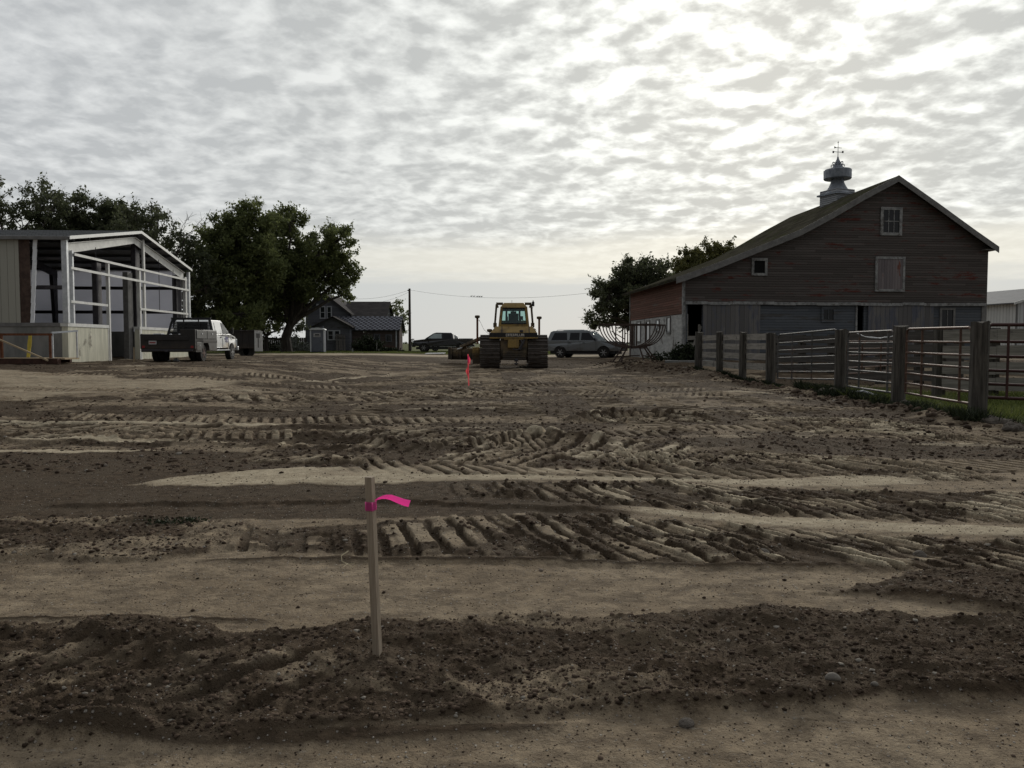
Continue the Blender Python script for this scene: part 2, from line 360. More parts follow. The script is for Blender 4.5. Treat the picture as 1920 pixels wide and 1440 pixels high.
paint('paint_silver', (.40, .41, .42), (.2, .19, .17), (.6, .9), .3, .4)
paint('cat_yellow', (.31, .20, .05), (.085, .062, .04), (.42, .74), .5, .1, 2.2)
paint('cat_dull', (.13, .092, .045), (.05, .04, .03), (.40, .66), .7, 0, 2.5)
noisy('track_steel', (.075, .065, .058), (.14, .12, .105), 4, .65, .35, bump=.5, c3=(.07, .055, .045), k3=(.5, .65), s3=2)
noisy('plate_white', (.42, .40, .40), (.52, .5, .5), 9, .5, bump=0)
noisy('letter', (.62, .58, .52), (.72, .68, .62), 9, .6, bump=0)
noisy('decal_blue', (.08, .09, .22), (.22, .20, .34), 20, .5, bump=0)
noisy('red_lens', (.25, .02, .02), (.32, .03, .03), 9, .3, bump=0)
noisy('toilet_grey', (.13, .14, .17), (.16, .17, .20), 2, .6, bump=.1)
noisy('toilet_roof', (.60, .62, .64), (.70, .71, .73), 2, .5, bump=.1)
boards('house_siding', (.115, .118, .136), (.15, .153, .172), (.075, .072, .075), .12, 'Z', .16, (.55, .7), .5, .85, 5)
boards('house_low', (.075, .062, .058), (.11, .085, .078), (.06, .055, .055), .11, 'Z', .16, (.55, .7), .8, .9, 5)
boards('house_roof', (.050, .046, .046), (.075, .068, .066), (.04, .038, .036), .16, 'Z', .2, (.55, .7), .8, .95, .4)
noisy('brick_dark', (.075, .048, .042), (.11, .065, .055), 8, .9, bump=.3)
noisy('house_trim', (.36, .37, .40), (.48, .49, .52), 4, .7, bump=.1)
noisy('bark', (.035, .030, .025), (.075, .065, .055), 2, .95, bump=.9, bd=.03, stretch=(5, 5, .8))
noisy('pole_wood', (.05, .042, .036), (.09, .075, .065), 2, .95, bump=.6, stretch=(8, 8, .5))
noisy('wire', (.015, .015, .015), (.02, .02, .02), 2, .7, bump=0)
noisy('feeder_steel', (.045, .030, .025), (.085, .058, .045), 6, .7, .3, bump=.4)
noisy('white_board', (.68, .69, .72), (.8, .8, .82), 3, .6, bump=.1)
noisy('stone', (.11, .098, .085), (.20, .18, .155), 9, .9, bump=.6)
noisy('clay', (.085, .072, .06), (.15, .13, .11), 5, .95, bump=.9, bd=.05)
noisy('root', (.42, .36, .24), (.52, .45, .30), 20, .8, bump=0)
noisy('stake_wood', (.28, .225, .165), (.39, .32, .245), 2.2, .8, bump=.35, bd=.002, stretch=(60, 60, 2.2), detail=7)
noisy('shrub_pale', (.16, .17, .15), (.24, .25, .22), 5, .9, bump=0)
boards('shed_white', (.50, .51, .50), (.58, .59, .58), (.44, .44, .43), .30, 'X', .14, (.7, .8), .6, .5, 30, .05)
boards('shed_white_y', (.50, .51, .50), (.58, .59, .58), (.44, .44, .43), .30, 'Y', .14, (.7, .8), .6, .5, 30, .05)
noisy('shed_roof', (.10, .105, .115), (.13, .135, .145), 2, .8, 0, bump=.1)

def pinkmat(name, c):
    m, t, b = newmat(name)
    t.put(b.inputs['Base Color'], t.mix(t.noise(t.coord(), 60, 3), c, tuple(q * .85 for q in c)))
    b.inputs['Roughness'].default_value = .35
    tr = t.add('ShaderNodeBsdfTranslucent'); t.put(tr.inputs[0], (c[0], c[1] * 1.2, c[2]))
    mx = t.add('ShaderNodeMixShader'); mx.inputs[0].default_value = .75
    out = [n for n in t.n if n.type == 'OUTPUT_MATERIAL'][0]
    t.l.new(b.outputs[0], mx.inputs[1]); t.l.new(tr.outputs[0], mx.inputs[2]); t.l.new(mx.outputs[0], out.inputs[0])
    MATS[name] = m
pinkmat('pink_tape', (1.0, .20, .62))
pinkmat('pink_tape_pale', (.95, .30, .38))

m, t, b = newmat('insulation'); v = t.coord()
c = t.mix(t.noise(v, 1.2, 5), (.60, .61, .66), (.74, .75, .80)); t.put(b.inputs['Base Color'], c); b.inputs['Roughness'].default_value = .6
tr = t.add('ShaderNodeBsdfTranslucent'); t.put(tr.inputs[0], c); mx = t.add('ShaderNodeMixShader'); mx.inputs[0].default_value = .58
out = [n for n in t.n if n.type == 'OUTPUT_MATERIAL'][0]
t.l.new(b.outputs[0], mx.inputs[1]); t.l.new(tr.outputs[0], mx.inputs[2]); t.l.new(mx.outputs[0], out.inputs[0]); MATS['insulation'] = m
def leafmat(name, c1, c2, tr_amt=.35):
    m, t, b = newmat(name); v = t.coord()
    geo = t.add('ShaderNodeNewGeometry')
    f = t.math('ADD', t.math('MULTIPLY', geo.outputs['Random Per Island'], .5), t.math('MULTIPLY', t.noise(v, .8, 3), .6))
    c = t.mix(t.ramp(f, .25, .8), c1, c2)
    t.put(b.inputs['Base Color'], c); b.inputs['Roughness'].default_value = .65; b.inputs['Specular IOR Level'].default_value = .2
    tr = t.add('ShaderNodeBsdfTranslucent'); t.put(tr.inputs[0], c)
    mx = t.add('ShaderNodeMixShader'); mx.inputs[0].default_value = tr_amt
    out = [n for n in t.n if n.type == 'OUTPUT_MATERIAL'][0]
    t.l.new(b.outputs[0], mx.inputs[1]); t.l.new(tr.outputs[0], mx.inputs[2]); t.l.new(mx.outputs[0], out.inputs[0])
    MATS[name] = m
leafmat('leaf_dark', (.058, .068, .040), (.115, .130, .068), .45)
leafmat('leaf_mid', (.085, .105, .042), (.175, .200, .078), .5)
leafmat('leaf_olive', (.085, .090, .028), (.135, .130, .045))
leafmat('grass_blade', (.07, .095, .025), (.15, .17, .05), .4)
leafmat('weed_dark', (.014, .020, .009), (.032, .042, .018), .15)

# glass one can see through (loader cab)
m, t, b = newmat('glass_clear'); t.put(b.inputs['Base Color'], (.62, .80, .78))
gl = t.add('ShaderNodeBsdfTransparent'); t.put(gl.inputs[0], (.62, .80, .78)); gg = t.add('ShaderNodeBsdfGlossy'); gg.inputs['Roughness'].default_value = .05
mx = t.add('ShaderNodeMixShader'); mx.inputs[0].default_value = .08
out = [n for n in t.n if n.type == 'OUTPUT_MATERIAL'][0]
t.l.new(gl.outputs[0], mx.inputs[1]); t.l.new(gg.outputs[0], mx.inputs[2]); t.l.new(mx.outputs[0], out.inputs[0]); MATS['glass_clear'] = m

# patched shingle roof of the house: pale dashes on dark
m, t, b = newmat('roof_check'); v = t.coord(); X = t.xyz(v)
row = t.math('FLOOR', t.math('DIVIDE', X[2], .155)); fz = t.math('FRACT', t.math('DIVIDE', X[2], .155))
fx = t.math('FRACT', t.math('ADD', t.math('DIVIDE', X[0], .52), t.math('MULTIPLY', row, .5)))
on = t.math('MULTIPLY', t.ramp(fx, .42, .48), t.ramp(fz, .35, .5))
c = t.mix(t.math('MULTIPLY', on, t.ramp(t.noise(v, 3, 3), .2, .6, .6, 1)), (.035, .034, .042), (.24, .25, .29))
t.put(b.inputs['Base Color'], c); b.inputs['Roughness'].default_value = .9; MATS['roof_check'] = m

# ground
m, t, b = newmat('soil'); v = t.coord()
dk = t.attr('dark'); pl = t.attr('pale'); gr = t.attr('green')
n1 = t.noise(v, 1.1, 8, .7); n2 = t.noise(v, 9, 6, .7); n3 = t.noise(v, 60, 4, .7)
mid = t.mix(t.ramp(n1, .35, .65), (.25, .193, .130), (.36, .288, .200))
mid = t.mix(t.ramp(n2, .35, .7, 0, .6), mid, (.125, .098, .072))
mid = t.mix(t.ramp(t.noise(t.mapv(v, (1, 1.8, 1)), 3.2, 8, .75), .46, .62, 0, .65), mid, (.105, .081, .059))
mid = t.mix(t.ramp(t.noise(t.mapv(v, (1, 2.5, 1)), 14, 6, .75), .58, .70, 0, .6), mid, (.33, .29, .235))
mid = t.mix(t.ramp(t.noise(t.mapv(v, (1, 1.6, 1)), 46, 4, .7), .60, .68, 0, .5), mid, (.42, .37, .29))
mid = t.mix(t.ramp(t.noise(t.mapv(v, (1, 1.4, 1)), 30, 5, .75), .56, .68, 0, .65), mid, (.085, .064, .047))
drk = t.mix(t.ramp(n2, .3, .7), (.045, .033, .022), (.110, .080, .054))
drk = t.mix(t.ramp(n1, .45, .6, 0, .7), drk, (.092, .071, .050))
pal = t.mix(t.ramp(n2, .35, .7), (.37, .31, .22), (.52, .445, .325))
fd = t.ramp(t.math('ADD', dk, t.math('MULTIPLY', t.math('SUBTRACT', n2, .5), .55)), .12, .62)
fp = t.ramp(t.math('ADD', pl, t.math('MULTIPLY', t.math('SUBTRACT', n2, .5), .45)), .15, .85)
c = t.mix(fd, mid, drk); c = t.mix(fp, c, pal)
grc = t.mix(t.ramp(n2, .3, .7), (.055, .075, .022), (.12, .125, .05))
grc = t.mix(t.ramp(t.noise(v, .25, 4), .5, .7), grc, (.15, .13, .07))
c = t.mix(t.ramp(t.math('ADD', gr, t.math('MULTIPLY', t.math('SUBTRACT', n1, .5), .6)), .3, .7), c, grc)
vo = t.add('ShaderNodeTexVoronoi'); t.l.new(v, vo.inputs['Vector']); vo.inputs['Scale'].default_value = 38
vo.inputs['Randomness'].default_value = 1
rx = t.xyz(vo.outputs['Color'])[0]
peb = t.math('MULTIPLY', t.ramp(vo.outputs['Distance'], .30, .18), t.ramp(rx, .80, .86))
c = t.mix(t.math('MULTIPLY', peb, .55), c, t.mix(t.xyz(vo.outputs['Color'])[1], (.20, .17, .15), (.62, .58, .52)))
c = t.mix(t.ramp(n3, .5, .8, 0, .35), c, (.06, .048, .04))
t.put(b.inputs['Base Color'], c); b.inputs['Roughness'].default_value = .95; b.inputs['Specular IOR Level'].default_value = .06
h = t.math('ADD', t.math('MULTIPLY', n3, .6), t.math('MULTIPLY', n2, 1.0))
h = t.math('ADD', h, t.math('MULTIPLY', peb, .35))
t.put(b.inputs['Normal'], t.bump(h, 1.0, .03)); MATS['soil'] = m
m, t, b = newmat('clod'); geo = t.add('ShaderNodeNewGeometry'); rp = geo.outputs['Random Per Island']
c = t.mix(t.ramp(rp, 0, .9), (.034, .024, .017), (.115, .084, .062)); c = t.mix(t.ramp(rp, .965, .985), c, (.26, .235, .20))
t.put(b.inputs['Base Color'], c); b.inputs['Roughness'].default_value = .95; b.inputs['Specular IOR Level'].default_value = .06
t.put(b.inputs['Normal'], t.bump(t.noise(t.coord(), 120, 3), .6, .006)); MATS['clod'] = m
noisy('pebble', (.20, .175, .15), (.40, .37, .33), 30, .8, bump=.2)

# ------------------------------------------------------------------ mesh builder
class MB:
    def __init__(s): s.v = []; s.f = []; s.xf = None; s.k = []
    def _a(s, vs, fs):
        o = len(s.v); s.k.append((o, len(vs), len(s.f), len(fs)))
        if s.xf is not None: vs = [s.xf @ Vector(p) for p in vs]
        s.v += [tuple(p) for p in vs]; s.f += [tuple(i + o for i in f) for f in fs]; return s
    def box(s, c, d, rz=0, rx=0, ry=0, tx=1, ty=1):
        M = Matrix.Translation(c) @ Matrix.Rotation(rz, 4, 'Z') @ Matrix.Rotation(ry, 4, 'Y') @ Matrix.Rotation(rx, 4, 'X')
        a, b_, h = d[0] / 2, d[1] / 2, d[2] / 2
        p = [(-a, -b_, -h), (a, -b_, -h), (a, b_, -h), (-a, b_, -h), (-a * tx, -b_ * ty, h), (a * tx, -b_ * ty, h), (a * tx, b_ * ty, h), (-a * tx, b_ * ty, h)]
        return s._a([M @ Vector(q) for q in p], [(0, 3, 2, 1), (4, 5, 6, 7), (0, 1, 5, 4), (1, 2, 6, 5), (2, 3, 7, 6), (3, 0, 4, 7)])
    def bb(s, x0, x1, y0, y1, z0, z1):
        return s.box(((x0 + x1) / 2, (y0 + y1) / 2, (z0 + z1) / 2), (abs(x1 - x0), abs(y1 - y0), abs(z1 - z0)))
    def bar(s, p, q, w, h, up=(0, 0, 1)):
        p = Vector(p); q = Vector(q); d = (q - p).normalized(); u = Vector(up)
        if abs(d.dot(u)) > .98: u = Vector((0, 1, 0))
        r = d.cross(u).normalized() * (w / 2); u2 = r.cross(d).normalized() * (h / 2)
        vs = [p - r - u2, p + r - u2, p + r + u2, p - r + u2, q - r - u2, q + r - u2, q + r + u2, q - r + u2]
        return s._a(vs, [(0, 3, 2, 1), (4, 5, 6, 7), (0, 1, 5, 4), (1, 2, 6, 5), (2, 3, 7, 6), (3, 0, 4, 7)])
    def tube(s, pts, r, n=8, r2=None, cap=True):
        pts = [Vector(p) for p in pts]; m = len(pts); rr = r if isinstance(r, (list, tuple)) else [r + ((r2 if r2 is not None else r) - r) * i / max(1, m - 1) for i in range(m)]
        vs = []; ref = None
        for i, p in enumerate(pts):
            d = (pts[min(i + 1, m - 1)] - pts[max(i - 1, 0)]).normalized()
            if ref is None or abs(d.dot(ref)) > .95: ref = Vector((0, 0, 1)) if abs(d.z) < .9 else Vector((1, 0, 0))
            a = d.cross(ref).normalized(); b_ = a.cross(d).normalized()
            ref = b_
            for k in range(n):
                t_ = 2 * math.pi * k / n; vs.append(p + (a * math.cos(t_) + b_ * math.sin(t_)) * rr[i])
        fs = [(i * n + k, i * n + (k + 1) % n, (i + 1) * n + (k + 1) % n, (i + 1) * n + k) for i in range(m - 1) for k in range(n)]
        if cap: fs += [tuple(range(n))[::-1], tuple((m - 1) * n + k for k in range(n))]
        return s._a(vs, fs)
    def lathe(s, c, prof, n=16, axis='Z'):
        vs = []
        for r, h in prof:
            for k in range(n):
                t_ = 2 * math.pi * k / n; a, b_ = r * math.cos(t_), r * math.sin(t_)
                vs.append(Vector(c) + Vector((a, b_, h) if axis == 'Z' else (h, a, b_) if axis == 'X' else (a, h, b_)))
        m = len(prof)
        fs = [(i * n + k, i * n + (k + 1) % n, (i + 1) * n + (k + 1) % n, (i + 1) * n + k) for i in range(m - 1) for k in range(n)]
        fs += [tuple(range(n)), tuple((m - 1) * n + k for k in range(n))]
        return s._a(vs, fs)
    def prism(s, pts, off):
        n = len(pts); pts = [Vector(p) for p in pts]; off = Vector(off)
        return s._a(pts + [p + off for p in pts], [tuple(range(n))[::-1], tuple(range(n, 2 * n))] + [(i, (i + 1) % n, (i + 1) % n + n, i + n) for i in range(n)])
    def quad(s, *p): return s._a(list(p), [tuple(range(len(p)))])
    def slab(s, pts, t_):
        """closed thin plate, thickened along its normal"""
        a, b_, c = Vector(pts[0]), Vector(pts[1]), Vector(pts[2]); n = (b_ - a).cross(c - a).normalized() * t_
        return s.prism(pts, n)
    def shell(s, prof, xf):
        """side profile (y,z); half width is xf(y,z); closed, symmetric about x=0"""
        n = len(prof); L = [(-xf(*p), p[0], p[1]) for p in prof]; Rr = [(xf(*p), p[0], p[1]) for p in prof]
        return s._a(L + Rr, [tuple(range(n))[::-1], tuple(range(n, 2 * n))] + [(i, (i + 1) % n, (i + 1) % n + n, i + n) for i in range(n)])
    def each(s, name, mat, parent=None, n=1, **k):
        out = []
        for i in range(0, len(s.k), n):
            q = MB(); g_ = s.k[i:i + n]; o = g_[0][0]; q.v = s.v[o:g_[-1][0] + g_[-1][1]]; q.f = [tuple(j - o for j in f) for f in s.f[g_[0][2]:g_[-1][2] + g_[-1][3]]]
            out.append(q.build(name, mat, parent, **k))
        return out
    def build(s, name, mat, parent=None, bevel=0, smooth=False, local=None):
        loc = Vector((0, 0, 0))
        if parent is not None and not local and not parent.get('_local'):
            p = parent
            while p is not None: loc += p.location; p = p.parent
        me = bpy.data.meshes.new(name)
        me.from_pydata([(x - loc.x, y - loc.y, z - loc.z) for x, y, z in s.v], [], s.f); me.update()
        bm = bmesh.new(); bm.from_mesh(me); bmesh.ops.recalc_face_normals(bm, faces=bm.faces); bm.to_mesh(me); bm.free()
        me.materials.append(MATS[mat] if isinstance(mat, str) else mat)
        o = bpy.data.objects.new(name, me); COL.objects.link(o)
        if parent is not None:
            o.parent = parent
            if local or parent.get('_local'): o['_local'] = 1
        if bevel:
            md = o.modifiers.new('bevel', 'BEVEL'); md.width = bevel; md.segments = 2; md.limit_method = 'ANGLE'; md.angle_limit = R(40)
        if smooth: me.polygons.foreach_set('use_smooth', [True] * len(me.polygons))
        return o
def tag(o, label=None, cat=None, group=None, kind=None):
    if label: o['label'] = label
    if cat: o['category'] = cat
    if group: o['group'] = group
    if kind: o['kind'] = kind
    return o
def thing(name, label, cat, loc, rz=0, group=None, local=False):
    o = bpy.data.objects.new(name, None); COL.objects.link(o); o.empty_display_size = .2
    o.location = loc; o.rotation_euler = (0, 0, rz); tag(o, label, cat, group)
    if local: o['_local'] = 1
    return o
def kids(o): return [c for c in bpy.data.objects if c.parent == o]
def clone(o, parent=None):
    c = o.copy(); COL.objects.link(c); c.parent = parent
    for k in kids(o): clone(k, c)
    return c
def npmesh(name, V, Fq, mat, parent=None, attrs=None, smooth=False, nv=4):
    me = bpy.data.meshes.new(name); V = np.ascontiguousarray(V, np.float32); Fq = np.ascontiguousarray(Fq, np.int32)
    me.vertices.add(len(V)); me.vertices.foreach_set('co', V.ravel())
    me.loops.add(Fq.size); me.loops.foreach_set('vertex_index', Fq.ravel())
    me.polygons.add(len(Fq)); me.polygons.foreach_set('loop_start', np.arange(0, Fq.size, nv, dtype=np.int32))
    me.polygons.foreach_set('loop_total', np.full(len(Fq), nv, np.int32))
    if smooth: me.polygons.foreach_set('use_smooth', np.ones(len(Fq), bool))
    me.update(calc_edges=True)
    for k, a in (attrs or {}).items():
        at = me.attributes.new(k, 'FLOAT', 'POINT'); at.data.foreach_set('value', np.ascontiguousarray(a, np.float32).ravel())
    me.materials.append(MATS[mat]); o = bpy.data.objects.new(name, me); COL.objects.link(o)
    if parent is not None: o.parent = parent
    return o

# ------------------------------------------------------------------ ground sheet
def make_ground():
    a = np.concatenate([-np.geomspace(40, 2.2, 8), [-1.2]])
    q = np.linspace(0, 1, 1300); b_ = 2.6 * (72 / 2.6) ** q - 1.0          # up to 71 m
    c = np.geomspace(74, 6000, 60)
    ys = np.concatenate([a, [.0, .8], b_[b_ > 1.4], c])
    u = np.linspace(-.80, .80, 1050); ue = np.geomspace(.84, 7, 26)
    us = np.concatenate([-ue[::-1], u, ue])
    Yg, Ug = np.meshgrid(ys, us, indexing='ij'); Xg = Ug * (np.abs(Yg) + 1.0)
    x = Xg.ravel(); y = Yg.ravel()
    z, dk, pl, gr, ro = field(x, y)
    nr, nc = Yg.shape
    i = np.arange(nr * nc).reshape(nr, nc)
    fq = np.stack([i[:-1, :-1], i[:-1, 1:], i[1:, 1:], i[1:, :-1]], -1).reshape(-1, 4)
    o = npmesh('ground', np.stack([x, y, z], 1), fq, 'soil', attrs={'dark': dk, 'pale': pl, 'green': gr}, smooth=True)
    tag(o, 'graded brown dirt yard churned by crawler tracks', 'ground', kind='structure')
make_ground()

ICO_V = None
def ico():
    global ICO_V, ICO_F
    bm = bmesh.new(); bmesh.ops.create_icosphere(bm, subdivisions=1, radius=1)
    ICO_V = np.array([v.co[:] for v in bm.verts]); ICO_F = np.array([[v.index for v in f.verts] for f in bm.faces]); bm.free()
ico()
def lumps(name, P, S, mat, flat=.7, jit=.35, sink=.25):
    n = len(P); nv = len(ICO_V)
    J = 1 + (rng.random((n, nv)) - .5) * 2 * jit * (.7 + .8 * rng.random((n, 1)))
    ang = rng.random(n) * 6.283
    V = ICO_V[None] * J[..., None] * S[:, None, None]
    st = .75 + rng.random((n, 1)) * .6
    V[..., 0] *= st; V[..., 2] *= flat
    ca, sa = np.cos(ang)[:, None], np.sin(ang)[:, None]
    X = V[..., 0] * ca - V[..., 1] * sa; Y = V[..., 0] * sa + V[..., 1] * ca
    V = np.stack([X, Y, V[..., 2]], -1) + P[:, None, :]
    V[..., 2] += (S * (flat - sink * 2))[:, None] * .5
    Fq = (ICO_F[None] + (np.arange(n) * nv)[:, None, None]).reshape(-1, 3)
    return npmesh(name, V.reshape(-1, 3), Fq, mat, smooth=False, nv=3)
def scatter(n, ymin, ymax, s0, s1, want, power=2.2):
    y = ymin * (ymax / ymin) ** rng.random(n); x = (rng.random(n) * 2 - 1) * .72 * (y + .6)
    z, dk, pl, gr, ro = field(x, y)
    keep = rng.random(n) < want(dk, pl, ro)
    x, y, z = x[keep], y[keep], z[keep]
    s = s0 + (s1 - s0) * rng.random(len(x)) ** power
    s = s * np.clip(y / 5, .8, 1.6)
    return np.stack([x, y, z], 1), s
P, S = scatter(150000, 2.2, 16, .003, .018, lambda d, p, r: np.clip(r * 1.1, .006, 1) * .8, 5.5)
tag(lumps('loose_clods', P, S, 'clod'), 'loose dark soil clods strewn along the churned bands', 'soil clods', kind='stuff')
P, S = scatter(45000, 2.0, 9, .0015, .006, lambda d, p, r: .55 + 0 * d, 2.0)
tag(lumps('crumbs', P, S, 'clod'), 'tiny dark crumbs of soil sprinkled over the packed pale dirt', 'soil crumbs', kind='stuff')
P, S = scatter(22000, 2.0, 12, .0018, .006, lambda d, p, r: .35 + 0 * d, 3.0)
tag(lumps('gravel', P, S, 'pebble', .6), 'small pale pebbles lying over the packed dirt', 'gravel', kind='stuff')
# ------------------------------------------------------------------ sky and light
w = bpy.data.worlds.new('World'); scene.world = w; w.use_nodes = True
t = NT(w.node_tree); bg = [n for n in t.n if n.type == 'BACKGROUND'][0]
SUN_EL, SUN_AZ = R(22), R(17)
sk = t.add('ShaderNodeTexSky', sky_type='NISHITA'); sk.sun_disc = False; sk.sun_elevation = SUN_EL; sk.sun_rotation = SUN_AZ
sk.air_density = 1.2; sk.dust_density = 1.0
D = t.coord('Generated'); X = t.xyz(D)
zc = t.math('MAXIMUM', X[2], 0.0); den = t.math('ADD', zc, .18)
cb = t.add('ShaderNodeCombineXYZ'); t.put(cb.inputs[0], t.math('DIVIDE', X[0], den)); t.put(cb.inputs[1], t.math('DIVIDE', X[1], den))
p = cb.outputs[0]
big = t.noise(p, .75, 5, .55, .5)
def puff(vec):
    a = t.noise(t.mapv(vec, (1.0, 1.1, 1), (0, 0, R(20))), 5.4, 9, .62, .2)
    b2 = t.noise(t.mapv(vec, (1.1, 1.0, 1), (0, 0, R(-14))), 12.5, 4, .5, .2)
    return t.math('ADD', t.math('MULTIPLY', a, .70), t.math('MULTIPLY', b2, .30))
sh = t.add('ShaderNodeVectorMath', operation='ADD'); t.l.new(p, sh.inputs[0]); sh.inputs[1].default_value = (.03, .06, 0)
wv = t.add('ShaderNodeTexNoise'); wv.inputs['Scale'].default_value = 2.6; wv.inputs['Detail'].default_value = 5; t.l.new(p, wv.inputs['Vector'])
ws = t.add('ShaderNodeVectorMath', operation='SCALE'); t.l.new(wv.outputs['Color'], ws.inputs[0]); ws.inputs['Scale'].default_value = .42
pw = t.add('ShaderNodeVectorMath', operation='ADD'); t.l.new(p, pw.inputs[0]); t.l.new(ws.outputs[0], pw.inputs[1])
def vor(sc):
    q = t.add('ShaderNodeTexVoronoi', feature='F1', voronoi_dimensions='2D'); q.inputs['Scale'].default_value = sc; t.l.new(pw.outputs[0], q.inputs['Vector']); return q.outputs['Distance']
cells = t.math('ADD', t.math('MULTIPLY', vor(8.6), .60), t.math('MULTIPLY', vor(19.0), .40))
cell = puff(p); rel = t.math('SUBTRACT', cell, puff(sh.outputs[0]))
v_ = t.math('ADD', t.math('ADD', t.math('MULTIPLY', cell, .62), t.math('MULTIPLY', rel, .8)), t.math('ADD', t.math('MULTIPLY', big, .34), t.math('MULTIPLY', cells, .34)))
sd = (math.sin(SUN_AZ) * math.cos(SUN_EL), math.cos(SUN_AZ) * math.cos(SUN_EL), math.sin(SUN_EL))
dp = t.add('ShaderNodeVectorMath', operation='DOT_PRODUCT'); t.l.new(D, dp.inputs[0]); dp.inputs[1].default_value = sd
glow = t.math('POWER', t.math('MAXIMUM', dp.outputs['Value'], 0.0), 26.0)
glow2 = t.math('POWER', t.math('MAXIMUM', dp.outputs['Value'], 0.0), 5.0)
cv = t.ramp(v_, .49, .84, 0, 1, False)
cloud = t.mix(cv, t.mix(glow2, (.43, .445, .46), (.42, .427, .42)), t.mix(glow2, (.63, .642, .65), (.68, .69, .67)))
warm = t.mix(glow2, (1, 1, 1), (1.0, 1.0, .965))
cloud = t.mix(1.0, cloud, warm, 'MULTIPLY')
gain = t.math('ADD', t.ramp(dp.outputs['Value'], -.8, .6, .26, .97), t.math('ADD', t.math('MULTIPLY', glow2, .14), t.math('MULTIPLY', glow, t.ramp(cv, .0, 1, .12, .85))))
cs = t.add('ShaderNodeVectorMath', operation='SCALE'); t.l.new(cloud, cs.inputs[0]); t.l.new(gain, cs.inputs['Scale'])
cloudc = cs.outputs[0]
# low, bright gap under the deck and the flat grey bank at the horizon
el = t.math('ADD', X[2], t.math('MULTIPLY', t.math('SUBTRACT', t.noise(t.mapv(D, (2.2, 2.2, 30)), 1.6, 5, .6), .5), .05))
bk = t.ramp(dp.outputs['Value'], -.8, .5, .28, 1.0)
cream = t.mix(glow2, (.56, .56, .53), (.76, .735, .64)); cream = t.mix(1.0, cream, bk, 'MULTIPLY')
c = t.mix(t.ramp(el, .150, .108, 0, .8), cloudc, cream)
bank = t.mix(glow2, (.46, .48, .49), (.55, .565, .55)); bank = t.mix(1.0, bank, bk, 'MULTIPLY')
c = t.mix(t.ramp(el, .090, .068), c, bank)
skv = t.add('ShaderNodeVectorMath', operation='SCALE'); t.l.new(sk.outputs[0], skv.inputs[0]); skv.inputs['Scale'].default_value = 1.0
c2 = t.add('ShaderNodeVectorMath', operation='SCALE'); t.l.new(c, c2.inputs[0]); c2.inputs['Scale'].default_value = 11.0
c = t.mix(.965, skv.outputs[0], c2.outputs[0])
t.l.new(c, bg.inputs[0]); bg.inputs[1].default_value = .10
sl = bpy.data.lights.new('sun', 'SUN'); sl.energy = 1.5; sl.angle = R(14); sl.color = (1, .95, .86)
so = bpy.data.objects.new('sun', sl); COL.objects.link(so)
so.rotation_euler = Vector(sd).to_track_quat('Z', 'Y').to_euler(); so.location = (20, 40, 40)

# ------------------------------------------------------------------ vegetation
def ell_pts(n, c, r, shell=.0):
    d = rng.normal(size=(n, 3)); d /= np.linalg.norm(d, axis=1)[:, None]
    rad = rng.random(n) ** (1 / 3.0) * (1 - shell) + shell
    return np.array(c) + d * rad[:, None] * np.array(r)
def leaves(P, size, name, mat, parent):
    n = len(P); a = rng.normal(size=(n, 3)); a /= np.linalg.norm(a, axis=1)[:, None]
    b_ = np.cross(a, rng.normal(size=(n, 3))); b_ /= np.linalg.norm(b_, axis=1)[:, None]
    s = size * (.55 + .9 * rng.random((n, 1)))
    a *= s; b_ *= s * .55
    V = np.stack([P - a, P - a * .1 - b_, P + a, P + a * .15 + b_], 1).reshape(-1, 3)
    o = npmesh(name, V - np.array(parent.location), np.arange(4 * n).reshape(-1, 4), mat, parent); return o
def limb(mb, p, q, r0, r1, wob=.12, n=5, seg=6):
    p = Vector(p); q = Vector(q); L = (q - p).length; pts = []
    for i in range(seg + 1):
        f = i / seg; w_ = math.sin(f * math.pi) * L * wob
        pts.append(p.lerp(q, f) + Vector((random.uniform(-1, 1), random.uniform(-1, 1), random.uniform(-.6, 1))) * w_ * .6)
    mb.tube(pts, r0, n, r1, cap=False)
